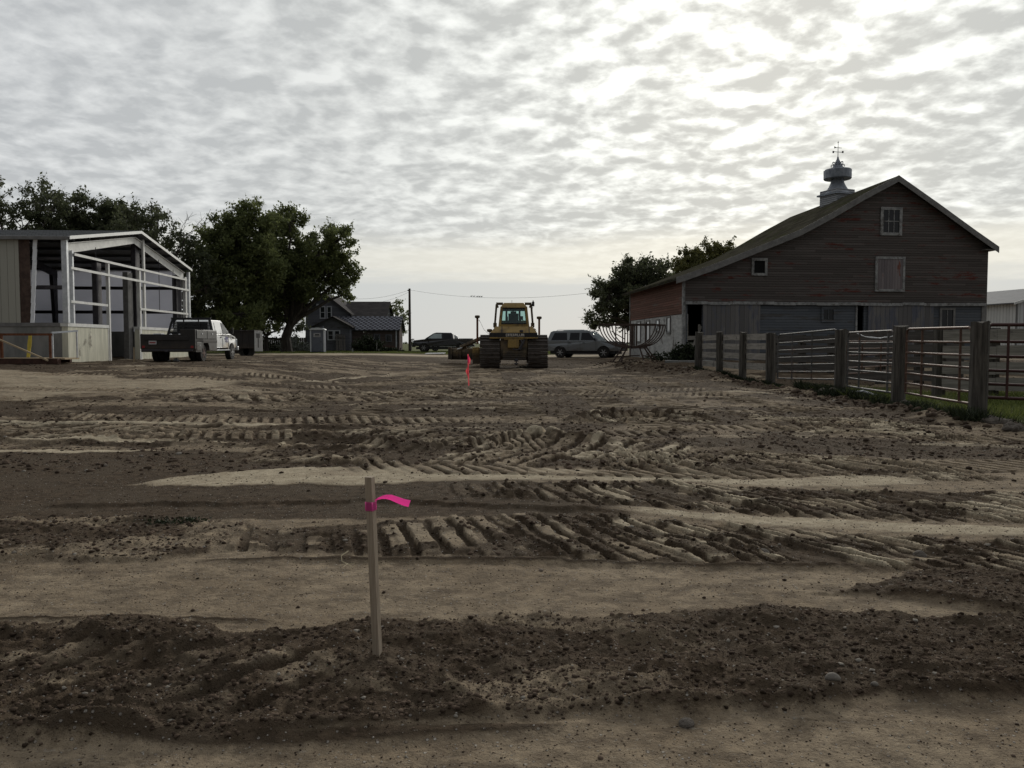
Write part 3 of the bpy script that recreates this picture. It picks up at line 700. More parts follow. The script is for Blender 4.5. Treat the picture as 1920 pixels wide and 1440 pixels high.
def tree(name, label, Y, base, blobs, leaf='leaf_dark', size=.20, dens=1.0, trunk=.28, group=None, fork=.35, clump=.32, spread=1.0, bare=0):
    """blobs: (photo x, photo y, radius in photo px, optional extra depth): crown masses at distance Y"""
    bx, bzz = base if isinstance(base, tuple) else (base, None)
    x0 = W(bx, 644, Y).x; z0 = gz(x0, Y) - .1
    root = thing(name, label, 'tree', (x0, Y, z0), group=group)
    mpx = Y / F; B = []
    for b_ in blobs:
        p = W(b_[0], b_[1], Y); B.append((Vector((p.x, Y + (b_[3] if len(b_) > 3 else random.uniform(-1.6, 1.6)), p.z)), b_[2] * mpx))
    mb = MB(); low = min(p.z - r for p, r in B); top = max(p.z for p, r in B)
    fz = z0 + (top - z0) * fork; cx = sum(p.x for p, r in B) / len(B)
    fk = Vector((x0 + (cx - x0) * .25, Y, fz))
    pts = [Vector((x0, Y, z0)), Vector((x0 + random.uniform(-.1, .1), Y, z0 + (fz - z0) * .5)), fk]
    mb.tube([pts[0], pts[0].lerp(pts[1], .3), pts[1], pts[2]], [trunk * 1.35, trunk * 1.05, trunk * .9, trunk * .75], 9)
    allp = []
    for p, r in B:
        st = fk.lerp(Vector((x0, Y, z0)), random.uniform(0, .25)); limb(mb, st, p, trunk * .5, trunk * .15, .08, 6)
        nc = max(7, int(13 * r * r)); cc = ell_pts(nc, p, (r, r, r * .92), .35)
        for k, c in enumerate(cc):
            if k % 2 == 0: limb(mb, p, c, trunk * .16, .015, .10, 4, 4)
            cr = (.20 + r * clump * .50) * random.uniform(.6, 1.3)
            nl = int(dens * 38 * max(cr, .25) ** 1.7 / (.45 ** 1.7) * (.20 / size) ** 1.5)
            g_ = rng.normal(size=(nl, 3)) * cr * np.array([.52, .52, .42]) * spread
            allp.append(c + g_)
            for _ in range(3):      # stray twigs breaking the outline
                d = (Vector(c) - p).normalized() * cr * random.uniform(.9, 1.7) + Vector((random.uniform(-.3, .3), random.uniform(-.3, .3), random.uniform(-.1, .4)))
                tip = Vector(c) + d; mb.tube([c, tip], .014, 3, .006, cap=False)
                m_ = max(3, int(nl * .05)); f = rng.random((m_, 1)) ** .6
                allp.append(np.array(c) + np.array(d) * f + rng.normal(size=(m_, 3)) * .10)
    mb.build('trunk', 'bark', root)
    if allp: leaves(np.concatenate(allp), size, 'crown', leaf, root)
    return root
TG = 'trees behind the farm yard'
tree('broadleaf_tree', 'dark open-crowned tree behind the far left end of the steel building', 66, 40, [(-60, 405, 48), (10, 388, 40), (70, 378, 42), (112, 398, 30), (40, 430, 46), (100, 440, 36), (-20, 450, 50)], size=.125, dens=.50, clump=.26, group=TG)
tree('broadleaf_tree', 'dark dense tree above the roof of the steel building, second from the left', 70, 185, [(160, 398, 32), (205, 405, 36), (175, 430, 45), (230, 440, 30), (150, 460, 45), (210, 480, 50), (180, 540, 60)], size=.125, dens=1.3, group=TG)
tree('broadleaf_tree', 'feathery dark tree above the roof peak of the steel building', 64, 290, [(262, 405, 24), (285, 412, 28), (255, 440, 34), (312, 440, 34), (338, 462, 24), (290, 470, 40), (330, 500, 34), (350, 545, 30), (362, 452, 16), (374, 486, 24), (362, 520, 26), (385, 540, 26)], size=.115, dens=.6, group=TG, clump=.28)
# leafless tree
x0 = W(386, 644, 76).x; dt = thing('bare_tree', 'leafless grey tree standing between the steel building and the leafy trees', 'tree', (x0, 76, gz(x0, 76) - .1), group=TG)
mb = MB(); rt = Vector((x0, 76, gz(x0, 76) - .1)); fk = Vector((x0 + .1, 62, 4.0)); mb.tube([rt, fk], .2, 7, .14)
for px, py in ((352, 402), (362, 398), (372, 420), (385, 405), (395, 392), (402, 398), (412, 430), (345, 440), (420, 470), (356, 470)):
    e = W(px, py, 76 + random.uniform(-1, 1)); limb(mb, fk, e, .075, .012, .05, 5, 6)
    for k in range(12):
        f = random.uniform(.35, .95); q = fk.lerp(e, f); mb.tube([q, q + Vector((random.uniform(-.8, .8), random.uniform(-.5, .5), random.uniform(.2, 1.0)))], .018, 3, .006, cap=False)
mb.build('trunk', 'bark', dt)
tree('broadleaf_tree', 'broad dark green tree left of the big forked trunk', 68, 445, [(398, 455, 34), (420, 425, 20), (445, 420, 30), (478, 412, 36), (500, 405, 24), (425, 480, 45), (465, 460, 48), (390, 510, 45), (440, 530, 55), (400, 580, 50), (460, 590, 42), (492, 500, 44), (380, 610, 34)], leaf='leaf_mid', size=.12, dens=1.15, trunk=.3, group=TG)
tree('broadleaf_tree', 'large spreading green tree with thick forked trunk beside the farmhouse', 74, 538, [(522, 430, 30), (548, 420, 30), (572, 455, 26), (560, 485, 40), (520, 490, 40), (602, 482, 28), (618, 435, 24), (638, 450, 28), (652, 480, 18), (610, 510, 44), (648, 512, 22), (572, 525, 38), (625, 532, 24), (655, 548, 16), (530, 540, 38), (500, 560, 36), (545, 575, 26), (585, 552, 18), (512, 598, 22), (495, 575, 26)], leaf='leaf_mid', size=.12, dens=1.1, trunk=.48, fork=.26, group=TG)
tree('broadleaf_tree', 'thin-stemmed dark tree seen in gaps behind the white pickup', 80, 500, [(470, 560, 34), (510, 590, 26), (480, 612, 20), (430, 610, 34), (565, 610, 18), (552, 640, 12)], size=.12, dens=.7, trunk=.22, group=TG)
tree('small_tree', 'small sparse tree between the farmhouse and the utility pole', 92, 741, [(745, 574, 12), (735, 588, 12), (755, 588, 9), (744, 604, 10), (757, 606, 11), (758, 622, 7), (738, 620, 7)], leaf='leaf_mid', size=.125, dens=.55, trunk=.10, clump=.34)
tree('broadleaf_tree', 'rounded dark tree reaching left of the barn above the hay feeder', 66, 1215, [(1150, 545, 34), (1180, 530, 34), (1215, 525, 34), (1245, 540, 30), (1180, 575, 30), (1215, 585, 34), (1110, 605, 14), (1125, 592, 24), (1140, 560, 30), (1112, 600, 16), (1160, 525, 26), (1190, 508, 26), (1222, 503, 26), (1245, 515, 24), (1165, 560, 32), (1195, 545, 38), (1230, 550, 34), (1170, 595, 22), (1138, 590, 20), (1200, 600, 30), (1128, 545, 18)], size=.11, dens=.95, trunk=.28, group=TG, clump=.26)
tree('broadleaf_tree', 'olive green bushy tree rising behind the low barn roof', 74, 1330, [(1285, 488, 24), (1305, 480, 22), (1330, 476, 22), (1352, 476, 22), (1372, 476, 18), (1385, 490, 18), (1290, 520, 28), (1330, 510, 34), (1370, 505, 26), (1265, 510, 14)], leaf='leaf_olive', size=.12, dens=1.3, trunk=.25, group=TG)

def shrub(name, label, c, r, leaf='weed_dark', n=900, size=.08, cat='shrub', group=None):
    z0 = gz(c[0], c[1]); o = thing(name, label, cat, (c[0], c[1], z0), group=group)
    mb = MB()
    for k in range(9):
        a = random.uniform(0, 6.28); mb.tube([(c[0], c[1], z0 - .03), (c[0] + math.cos(a) * r[0] * .6, c[1] + math.sin(a) * r[1] * .6, z0 + r[2] * random.uniform(.7, 1.5))], .02, 4, .006)
    mb.build('stem', 'bark', o)
    P = []
    for k in range(14):
        cc = ell_pts(1, (c[0], c[1], z0 + r[2] * .8), r, .4)[0]; P.append(cc + rng.normal(size=(n // 14, 3)) * np.array(r) * .28)
    P = np.concatenate(P); P[:, 2] = np.maximum(P[:, 2], z0 + .01)
    leaves(P, size, 'foliage', leaf, o); return o
for (px, Y, r, lf, lab) in ((548, 79, (1.1, .7, .7), 'shrub_pale', 'pale grey-green shrub left of the portable toilet'),
                            (566, 81, (.8, .6, .45), 'shrub_pale', 'low pale shrub right behind the portable toilet'),
                            (520, 82, (1.6, .8, .9), 'weed_dark', 'dark shrub under the trees left of the toilet'),
                            (680, 79.5, (.9, .5, .9), 'weed_dark', 'dark bush by the left low window of the farmhouse'),
                            (700, 79.5, (.9, .5, .65), 'weed_dark', 'dark bush under the middle low window of the farmhouse'),
                            (732, 78, (1.0, .4, .18), 'weed_dark', 'low weed patch on the lawn before the farmhouse'),
                            (672, 78.5, (.5, .4, .45), 'weed_dark', 'small weed by the white bucket')):
    shrub('shrub', lab, (W(px, 644, Y).x, Y), r, lf, 1500, .09)
shrub('weed_clump', 'dark ivy-like weeds growing at the corner of the barn doorway', (9.15, 42.0), (.5, .35, .5), 'weed_dark', 1800, .07, 'weeds')
shrub('weed_clump', 'dark weeds at the foot of the barn wall beside the feeder', (8.4, 42.5), (.9, .4, .25), 'weed_dark', 1200, .06, 'weeds')
def tufts(name, label, cat, cond, n, area, h, mat, wdt=.006, lean=.6):
    x = rng.uniform(area[0], area[1], n); y = rng.uniform(area[2], area[3], n); z, dk, pl, gr, ro = field(x, y)
    k = cond(x, y, gr); x, y, z = x[k], y[k], z[k]; m = len(x)
    B = np.stack([x, y, z - .01], 1); hh = h * (.4 + rng.random((m, 1)) * .9) * np.clip(vn(x * .8, y * .8, 5)[:, None] * 1.6, .3, 1.4)
    a = rng.random(m) * 6.283; s = np.stack([np.cos(a), np.sin(a), 0 * a], 1) * wdt * (1 + y[:, None] / 12)
    T = B + np.stack([rng.normal(size=m) * lean, rng.normal(size=m) * lean, np.ones(m)], 1) * hh
    V = np.stack([B - s, B + s, T], 1).reshape(-1, 3)
    o = npmesh(name, V, np.arange(3 * m).reshape(-1, 3), mat, nv=3); return tag(o, label, cat, kind='stuff')
tufts('grass', 'sunlit green grass growing inside the corral', 'grass', lambda x, y, g: g > .45, 42000, (8.6, 22, 12.5, 27), .17, 'grass_blade')
tufts('weeds', 'dark low weeds along the bank under the corral fence', 'weeds', lambda x, y, g: np.abs(x - np.interp(y, [12, 15.4, 19.3, 23.5, 28, 35], [9.8, 9.0, 9.3, 9.55, 9.0, 8.3])) < .6 * vn(x * 1.2, y * 1.2, 8) + .12, 90000, (7.4, 10.8, 14.5, 36), .20, 'weed_dark')
tufts('lawn', 'green lawn grass in front of the farmhouse', 'grass', lambda x, y, g: g > .5, 40000, (-30, 7, 66, 84), .09, 'grass_blade', .006)
# ------------------------------------------------------------------ vertical wall plane helper
class WP:
    def __init__(s, p0, p1):
        s.p0 = Vector((p0[0], p0[1], 0)); e = Vector((p1[0] - p0[0], p1[1] - p0[1], 0)); s.L = e.length; s.e = e / s.L
        s.n = Vector((-s.e.y, s.e.x, 0))
        if s.n.dot(s.p0) < 0: s.n = -s.n                     # n points away from the camera
    def hit(s, px, py, d=0.0):
        r = ray(px, py); o = Vector((0, 0, EYE)); p0 = s.p0 + s.n * d
        k = (p0 - o).dot(s.n) / r.dot(s.n); q = o + r * k
        return (q - s.p0).dot(s.e), q.z
    def at(s, a, z, d=0.0):
        q = s.p0 + s.e * a + s.n * d; return Vector((q.x, q.y, z))
    def rect(s, mb, a0, a1, z0, z1, d0, d1):
        p = [s.at(a0, z0, d0), s.at(a1, z0, d0), s.at(a1, z1, d0), s.at(a0, z1, d0)]
        return mb.prism(p, s.n * (d1 - d0))
    def pxrect(s, mb, x0, y0, x1, y1, d0, d1):
        a0, z1 = s.hit(x0, y0); a1, z0 = s.hit(x1, y1); return s.rect(mb, a0, a1, z0, z1, d0, d1)
def frame(wp, mb, a0, a1, z0, z1, wdt, d0, d1):
    wp.rect(mb, a0, a0 + wdt, z0, z1, d0, d1); wp.rect(mb, a1 - wdt, a1, z0, z1, d0, d1)
    wp.rect(mb, a0 + wdt, a1 - wdt, z1 - wdt, z1, d0, d1); wp.rect(mb, a0 + wdt, a1 - wdt, z0, z0 + wdt, d0, d1)
def window(wp, parent, a0, a1, z0, z1, fw=.1, trim='trim_white', glass='glass_dark', mull=(0, 0), name='window', d=0.0):
    """framed window standing proud of the wall: frame > pane, muntins"""
    m = MB(); frame(wp, m, a0, a1, z0, z1, fw, d - .07, d - .004)
    b0, b1, c0, c1 = a0 + fw, a1 - fw, z0 + fw, z1 - fw
    for k in range(1, mull[0] + 1): q = b0 + (b1 - b0) * k / (mull[0] + 1); wp.rect(m, q - .02, q + .02, c0, c1, d - .045, d - .022)
    for k in range(1, mull[1] + 1): q = c0 + (c1 - c0) * k / (mull[1] + 1); wp.rect(m, b0, b1, q - .022, q + .022, d - .049, d - .025)
    f = m.build(name, trim, parent); f['_w'] = 1
    g = MB(); wp.rect(g, b0, b1, c0, c1, d - .020, d - .006)
    o = g.build('pane', glass, f); return f
_b = MB.build
def _build(s, name, mat, parent=None, **k):            # children of mesh parts: parent mesh sits at its own root's origin
    return _b(s, name, mat, parent, **k)
MB.build = _build

# ================================================================== BARN
P0 = W(1280, 644, 43); P1 = W(1848, 644, 45); FAR = Vector((-.87, 13.4, 0))
wp = WP((P0.x, P0.y), (P1.x, P1.y))
barn = thing('barn', 'weathered red barn with rusty-coloured siding, blue-grey lower wall and a metal roof cupola', 'barn', (P0.x, P0.y, .4))
GB = .35
prof_px = [(1268, 520), (1284, 515), (1340, 495), (1400, 471), (1460, 447), (1500, 431), (1560, 399), (1620, 364), (1685, 329), (1760, 382), (1830, 433), (1873, 463)]
prof = [wp.hit(x, y, -.45) for x, y in prof_px]
def roofz(a): return float(np.interp(a, [p[0] for p in prof], [p[1] for p in prof]))
zl = wp.hit(1290, 569)[1]; a_r = wp.L
# upper gable wall
top = [(a, roofz(a) - .13) for a in [0.0] + [p[0] for p in prof if 0 < p[0] < a_r] + [a_r]]
m = MB(); pts = [wp.at(a, zl, 0) for a in (a_r, 0)] + [wp.at(a, z, 0) for a, z in top]
m.prism(pts, wp.n * .15); m.build('gable_siding', 'siding_red', barn)
# roof: curved shingle deck
lines = [wp.at(a, z, -.45) for a, z in prof]; dn = Vector((0, 0, -.17))
m = MB(); EX = FAR * ((13.4 + .85) / 13.4)
m.prism(lines + [p + dn for p in reversed(lines)], EX); roof = m.build('roof', 'shingle', barn)
m = MB()
for i in range(len(lines) - 1):
    a, b_ = lines[i], lines[i + 1]; o = wp.n * -.035
    q = [a + o + Vector((0, 0, .012)), b_ + o + Vector((0, 0, .012)), b_ + o + Vector((0, 0, -.33)), a + o + Vector((0, 0, -.33))]; m.prism(q, wp.n * .032)
m.build('rake_board', 'trim_grey', roof)
m = MB(); a = lines[-1]; m.prism([a + Vector((.0, 0, -.115)), a + Vector((-.75, -.0, -.115)), a + Vector((-.75, 0, -.16)), a + Vector((0, 0, -.16))], EX); m.build('eave_soffit', 'trim_grey', roof)
# lower storey, opening by opening
zb = GB - .3
def low(x0, x1, mat, name, d=.0, th=.12, y0=569, zbot=None, parent=barn, **k):
    a0 = wp.hit(x0, 600)[0]; a1 = wp.hit(x1, 600)[0]; m = MB(); wp.rect(m, a0, a1, zb if zbot is None else zbot, zl - .004, d, d + th); return m.build(name, mat, parent, **k)
low(1281, 1286, 'trim_grey', 'corner_board', -.03, .15)
low(1286, 1289, 'siding_blue', 'lower_wall', .02)
sd1 = low(1317, 1424, 'planks_grey', 'sliding_door', -.10, .07)
sd1['label'] = 'wide grey plank sliding door'
low(1317, 1605, 'siding_blue', 'lower_wall', .02)
low(1620, 1840, 'siding_blue', 'lower_wall', .02)
low(1840, 1849, 'trim_grey', 'corner_board', -.03, .15)
sd2 = low(1626, 1748, 'planks_grey', 'sliding_door', -.10, .07); sd2['label'] = 'grey plank sliding door with faded red patch'
low(1604, 1607, 'trim_white', 'door_jamb', -.04, .10)
m = MB(); a0 = wp.hit(1284, 569)[0]; a1 = wp.hit(1846, 569)[0]
for i in range(14):
    u0 = a0 + (a1 - a0) * i / 14; u1 = a0 + (a1 - a0) * (i + 1) / 14 - .01; dz = random.uniform(-.025, .025)
    wp.rect(m, u0, u1, zl - .06 + dz, zl + .10 + dz, -.15 - .004 * (i % 2), -.002)
m.build('door_rail', 'trim_white', barn)
def pxwin(x0, y0, x1, y1, **k):
    a0, z1 = wp.hit(x0, y0); a1, z0 = wp.hit(x1, y1); return window(wp, barn, a0, a1, z0, z1, **k)
lw = pxwin(1651, 388, 1690, 442, fw=.16, glass='glass_black', mull=(2, 1)); lw['label'] = 'tall broken loft window in pale frame'
pxwin(1409, 484, 1438, 517, fw=.14, glass='void')
w1 = pxwin(1540, 576, 1566, 604, fw=.12, trim='siding_blue', glass='glass_black', d=0.02, mull=(1, 0))
pxwin(1762, 577, 1789, 640, fw=.12, trim='trim_grey', glass='glass_black', d=0.02, mull=(1, 0))
a0, z1 = wp.hit(1641, 481); a1, z0 = wp.hit(1695, 547)
m = MB(); frame(wp, m, a0, a1, z0, z1, .13, -.07, -.004); fr = m.build('loft_door', 'trim_white', barn)
m = MB(); wp.rect(m, a0 + .13, a1 - .13, z0 + .04, z1 - .13, -.045, -.008); m.build('door_panel', 'door_plank', fr)
# half-height board gate in the left doorway
m = MB(); a0 = wp.hit(1287, 600)[0]; a1 = wp.hit(1316, 600)[0]; zt = wp.hit(1300, 608)[1]
for k in range(5): wp.rect(m, a0, a1, zb + .2 + k * .36, zb + .42 + k * .36, .10, .13)
wp.rect(m, a0 + .02, a0 + .15, zb + .1, zt, .13, .16); wp.rect(m, a1 - .16, a1 - .03, zb + .1, zt, .13, .16)
m.bar(wp.at(a0, zb + .3, .085), wp.at(a1, zt - .1, .085), .12, .025, wp.n); m.build('doorway_gate', 'plank_wood', barn)
# side wall (long left side), far gable and right side
sw = WP((P0.x, P0.y + .02), (P0.x + FAR.x, P0.y + FAR.y)); 
if sw.n.x < 0: pass
SN = Vector((1, .065, 0)).normalized()
def side(a0, a1, z0, z1, d0, d1, m):          # a along the wall from the near corner; d>0 is into the barn
    e = FAR.normalized(); p = [P0 + e * a0, P0 + e * a1, P0 + e * a1, P0 + e * a0]
    zz = (z0, z0, z1, z1); q = [Vector((u.x, u.y, z)) + SN * d0 for u, z in zip(p, zz)]; return m.prism(q, SN * (d1 - d0))
def side_hit(px, py):
    e = FAR.normalized(); r = ray(px, py); Yv = (P0.y - P0.x * e.y / e.x) / 1.0
    # solve r*k = P0 + e*a (plan)
    det = r.x * (-e.y) - (-e.x) * r.y; k = (P0.x * (-e.y) + e.x * P0.y) / det; a = (r.x * P0.y - r.y * P0.x) / det
    return a * 1.0, EYE + r.z * k
LF = FAR.length; zs = 3.10; ze = roofz(0) - .14
m = MB(); side(.16, LF, zs, ze, 0, .14, m); m.build('side_siding', 'siding_side', barn)
m = MB(); side(.16, LF, zb, zs - .004, .03, .33, m); stone = m.build('whitewashed_wall', 'whitewash', barn)
m = MB(); side(-.04, .14, zb, ze, -.03, .10, m); side(LF - .1, LF + .04, zb, ze, -.03, .10, m); m.each('corner_board', 'trim_white', barn)
for (x0, x1, y0, y1, gl) in ((1194, 1201, 603, 642, 'glass_dark'), (1212, 1218, 601, 640, 'glass_dark'), (1230, 1236, 599, 622, 'glass_pale'), (1250, 1257, 594, 626, 'glass_dark')):  # third pane is pale: light seen through the barn, painted on
    aa, zz1 = side_hit(x0, y0); ab, zz0 = side_hit(x1, y1); a0, a1 = sorted((abs(aa), abs(ab)))
    zz1 = min(zz1, zs - .05)
    m = MB(); side(a0, a0 + .09, zz0, zz1, -.03, .028, m); side(a1 - .09, a1, zz0, zz1, -.03, .028, m); side(a0 + .09, a1 - .09, zz1 - .09, zz1, -.03, .028, m); side(a0 + .09, a1 - .09, zz0, zz0 + .09, -.03, .028, m)
    f = m.build('window', 'trim_grey', barn); m = MB(); side(a0 + .09, a1 - .09, zz0 + .09, zz1 - .09, .0, .026, m); m.build('pane', gl, f)
m = MB(); q = [wp.at(a_r, zb, 0), wp.at(a_r, zb, .12)]
m.prism([wp.at(a_r - .12, zb, .16), wp.at(a_r, zb, .16), wp.at(a_r, roofz(a_r) - .14, .16), wp.at(a_r - .12, roofz(a_r) - .14, .16)], FAR * .985); m.build('right_wall', 'siding_side', barn)
m = MB(); pts = [wp.at(a_r, zb, 0), wp.at(0, zb, 0)] + [wp.at(a, z, 0) for a, z in top]
m.prism([p + FAR * .988 for p in pts], FAR.normalized() * .13); m.build('far_wall', 'siding_side', barn)
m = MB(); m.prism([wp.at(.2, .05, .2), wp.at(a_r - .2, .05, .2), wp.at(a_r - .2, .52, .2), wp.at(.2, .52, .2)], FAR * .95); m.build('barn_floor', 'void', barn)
# cupola on the ridge
ia = max(range(len(prof)), key=lambda i: prof[i][1]); rid = lines[ia]; kk = (51.0 - rid.y) / FAR.y; rc = rid + FAR * kk
u = 51.0 / F; cx, cy = rc.x, 51.0
def cz(y): return W(1565, y, 51).z
m = MB(); m.box((cx, cy, cz(380)), (1.45, 1.45, 1.5), rz=R(22)); cup = m.build('cupola', 'louvre', barn)
m = MB(); m.box((cx, cy, cz(366)), (1.72, 1.72, .10), rz=R(22)); m.build('cornice', 'zinc', cup)
m = MB(); m.lathe((cx, cy, 0), [(.84, cz(365)), (.80, cz(363)), (.64, cz(356)), (.50, cz(349)), (.41, cz(343)), (.37, cz(337)), (.38, cz(334))], 20); m.build('ventilator_neck', 'zinc', cup, smooth=False)
m = MB(); m.lathe((cx, cy, 0), [(.50, cz(336)), (.80, cz(336.5)), (.84, cz(335)), (.84, cz(320)), (.80, cz(318.5)), (.30, cz(317))], 24); m.build('ventilator_drum', 'zinc', cup)
m = MB(); m.lathe((cx, cy, 0), [(.36, cz(318)), (.34, cz(315)), (.25, cz(309)), (.16, cz(304)), (.07, cz(298)), (.04, cz(294))], 14)
for k in range(8):
    a = k * math.pi / 4
    for rr, zz, q in ((.34, 312, .10), (.26, 306, .08)):
        c = Vector((cx + math.cos(a) * rr, cy + math.sin(a) * rr, cz(zz)))
        m.tube([c + Vector((math.cos(a) * math.cos(t_), math.sin(a) * math.cos(t_), math.sin(t_))) * q for t_ in np.linspace(0, 5.5, 9)], .02, 4)
m.build('spire', 'zinc', cup)
m = MB(); m.tube([(cx, cy, cz(298)), (cx, cy, cz(264))], .025, 5, .012)
for zz, ln in ((285, .33), (277, .26)): m.tube([(cx - ln, cy - .1, cz(zz)), (cx + ln, cy + .1, cz(zz))], .016, 4)
m.lathe((cx, cy, cz(267)), [(.0, -.05), (.05, 0), (.0, .05)], 6)
for sgn in (-1, 1): m.box((cx + sgn * .30, cy, cz(285)), (.10, .02, .13))
m.slab([(cx - .28, cy - .09, cz(279)), (cx - .10, cy - .04, cz(277)), (cx - .28, cy - .09, cz(275))], .012)
m.build('weather_vane', 'dark_steel', cup)

m = MB(); c0 = W(1258, 678, 40.5); zc_ = gz(c0.x, 41.2)
m.prism([(c0.x - .3, 40.6, .40), (c0.x + 2.3, 40.7, .40), (c0.x + 2.4, 42.9, .40), (c0.x + .2, 42.9, .40)], (0, 0, .22)); sl_ = m.build('concrete_slab', 'concrete')
tag(sl_, 'thin pale concrete slab in front of the barn doorway', 'slab')

# ================================================================== STEEL BUILDING (under construction, left)
A = W(128, 644, 34); B = W(353, 644, 48.7); gw = WP((A.x, A.y), (B.x, B.y))
# along-gable coordinate a (0 at near corner A), inward normal = to the left (-x)
ge = gw.e; GI = Vector((-ge.y, ge.x, 0)); GI = GI if GI.x < 0 else -GI
if gw.n.dot(GI) < 0: gw.n = GI
bz = .55
bld = thing('steel_building', 'half-built steel frame building with open gable, galvanised girts and concrete footing wall', 'building', (A.x, A.y, bz))
zE = 1.5 + 199 * 34 / F; zA_ = 1.5 + 208 * 41.35 / F; zC = 2.22; LG = gw.L; LEN = 34.0
def g(a, z, d=0.0): q = gw.p0 + ge * a + GI * d; return Vector((q.x, q.y, z))
def grect(m, a0, a1, z0, z1, d0, d1):
    return m.prism([g(a0, z0, d0), g(a1, z0, d0), g(a1, z1, d0), g(a0, z1, d0)], GI * (d1 - d0))
def ghit(px, py): return gw.hit(px, py)
def rz_(a): return zE + (zA_ - zE) * (1 - abs(a - LG / 2) / (LG / 2))
aj = ghit(204, 640)[0]; ak = ghit(262, 640)[0]
m = MB(); grect(m, 0, aj, bz - .3, zC, .0, .25); c1_ = m.build('foundation_wall', 'concrete_lit', bld); c1_['label'] = 'bright cast concrete wall at the open gable'
m = MB(); grect(m, ak, LG, bz - .3, zC, .0, .25); m.build('foundation_wall', 'concrete_lit', bld)
m = MB(); grect(m, 0.0, .25, bz - .3, zC, .254, LEN); m.build('foundation_wall', 'concrete', bld)  # same wall on its shaded side, shade painted as a darker concrete tone
m = MB(); grect(m, LG - .25, LG, bz - .3, zC, .254, LEN); m.build('foundation_wall', 'concrete', bld)
m = MB(); grect(m, -.03, .28, zC + .004, zC + .16, .30, LEN)
m.build('sill', 'grey_steel', bld)
m = MB(); grect(m, -.04, aj + .02, zC + .004, zC + .15, -.03, .29); grect(m, ak - .02, LG, zC + .004, zC + .15, -.03, .29); m.build('gable_sill', 'white_steel', bld)
m = MB(); grect(m, aj - .06, aj, bz - .2, zC - .002, -.012, -.001); grect(m, ak, ak + .10, bz - .2, zC - .002, -.012, -.001); m.each('door_edge', 'white_steel', bld)
# corner post and posts
m = MB(); m.prism([g(-.06, zC + .16, -.06), g(.10, zC + .16, -.06), g(.10, zE, -.06), g(-.06, zE, -.06)], GI * .22); m.build('corner_post', 'galv', bld)
def gpost(x0, x1, y0, mat, zbot, d0=.02, d1=.2, name='gable_post'):
    a0 = ghit(x0, y0)[0]; a1, zt = ghit(x1, y0); m = MB(); zt = min(zt, rz_((a0 + a1) / 2) - .12); grect(m, a0, a1, zbot, zt, d0, d1); return m.build(name, mat, bld)
gpost(136, 138.5, 470, 'galv', zC + .15)
gpost(194, 201.5, 494, 'dark_steel', zC + .15, .30, .55, 'column')
gpost(202, 204.5, 494, 'white_steel', bz, -.02, .12)
gpost(252, 261, 512, 'grey_steel', bz - .1, .35, .6, 'column')
gpost(260.5, 263, 508, 'white_steel', bz, -.02, .12)
gpost(263, 271, 450, 'dark_steel', zC + .15, .28, .5, 'column')
gpost(268.5, 271, 450, 'white_steel', zC + .15, -.0, .1)
gpost(340, 349, 518, 'dark_steel', zC + .15, .30, .55, 'column')
gpost(348, 350.5, 520, 'white_steel', zC + .15)
gpost(352.3, 354.5, 508, 'galv', zC + .15, -.05, .1, 'corner_post')
def girt(p, q, th=.11, name='girt'):
    a0, z0 = ghit(*p); a1, z1 = ghit(*q); zz = (z0 + z1) / 2; m = MB(); grect(m, a0, a1, zz - th / 2, zz + th / 2, -.045, -.008); m.build(name, 'white_steel', bld)
    return zz
girt((138, 478), (349, 524)); girt((132, 500), (353, 546)); girt((132, 565), (201, 573)); girt((262, 579), (352, 589))
m = MB()
for x, y0, y1 in ((180, 464, 565), (298, 487, 583), (325, 506, 585)):
    a, z1 = ghit(x, y0); _, z0 = ghit(x, y1); m.tube([g(a, z0, .02), g(a, z1, .02)], .018, 5)
m.each('sag_rod', 'dark_steel', bld)
# rafters: deep pale tapered beams just under the roof
m = MB()
for a0, a1, d0, d1 in ((.25, LG / 2 - .02, .42, .30), (LG / 2 + .02, LG - .25, .30, .42)):
    p = [g(a0, rz_(a0) - .32, .12), g(a1, rz_(a1) - .32, .12), g(a1, rz_(a1) - .32 - d1, .12), g(a0, rz_(a0) - .32 - d0, .12)]; m.prism(p, GI * .03)
    p2 = [g(a0, rz_(a0) - .28, .04), g(a1, rz_(a1) - .28, .04), g(a1, rz_(a1) - .317, .04), g(a0, rz_(a0) - .317, .04)]; m.prism(p2, GI * .2)
m.build('rafter', 'white_steel', bld)
m = MB()
for dd in (7.5, 15, 22.5, 30):
    for a0, a1, d0, d1 in ((.25, LG / 2 - .02, .42, .30), (LG / 2 + .02, LG - .25, .30, .42)):
        m.prism([g(a0, rz_(a0) - .22, dd), g(a1, rz_(a1) - .22, dd), g(a1, rz_(a1) - .22 - d1, dd), g(a0, rz_(a0) - .22 - d0, dd)], GI * .12)
m.each('inner_rafter', 'dark_steel', bld, 2)
for dd in (7.5, 15, 22.5, 30):
    for aa in (.3, LG - .8):
        s_ = 1 if aa < 1 else -1; a2 = aa if s_ > 0 else aa + .5
        m = MB(); m.prism([g(a2, zC + .16, dd), g(a2 + s_ * .28, zC + .16, dd), g(a2 + s_ * .55, zE - .35, dd), g(a2, zE - .35, dd)], GI * .2); m.build('column', 'dark_steel', bld)
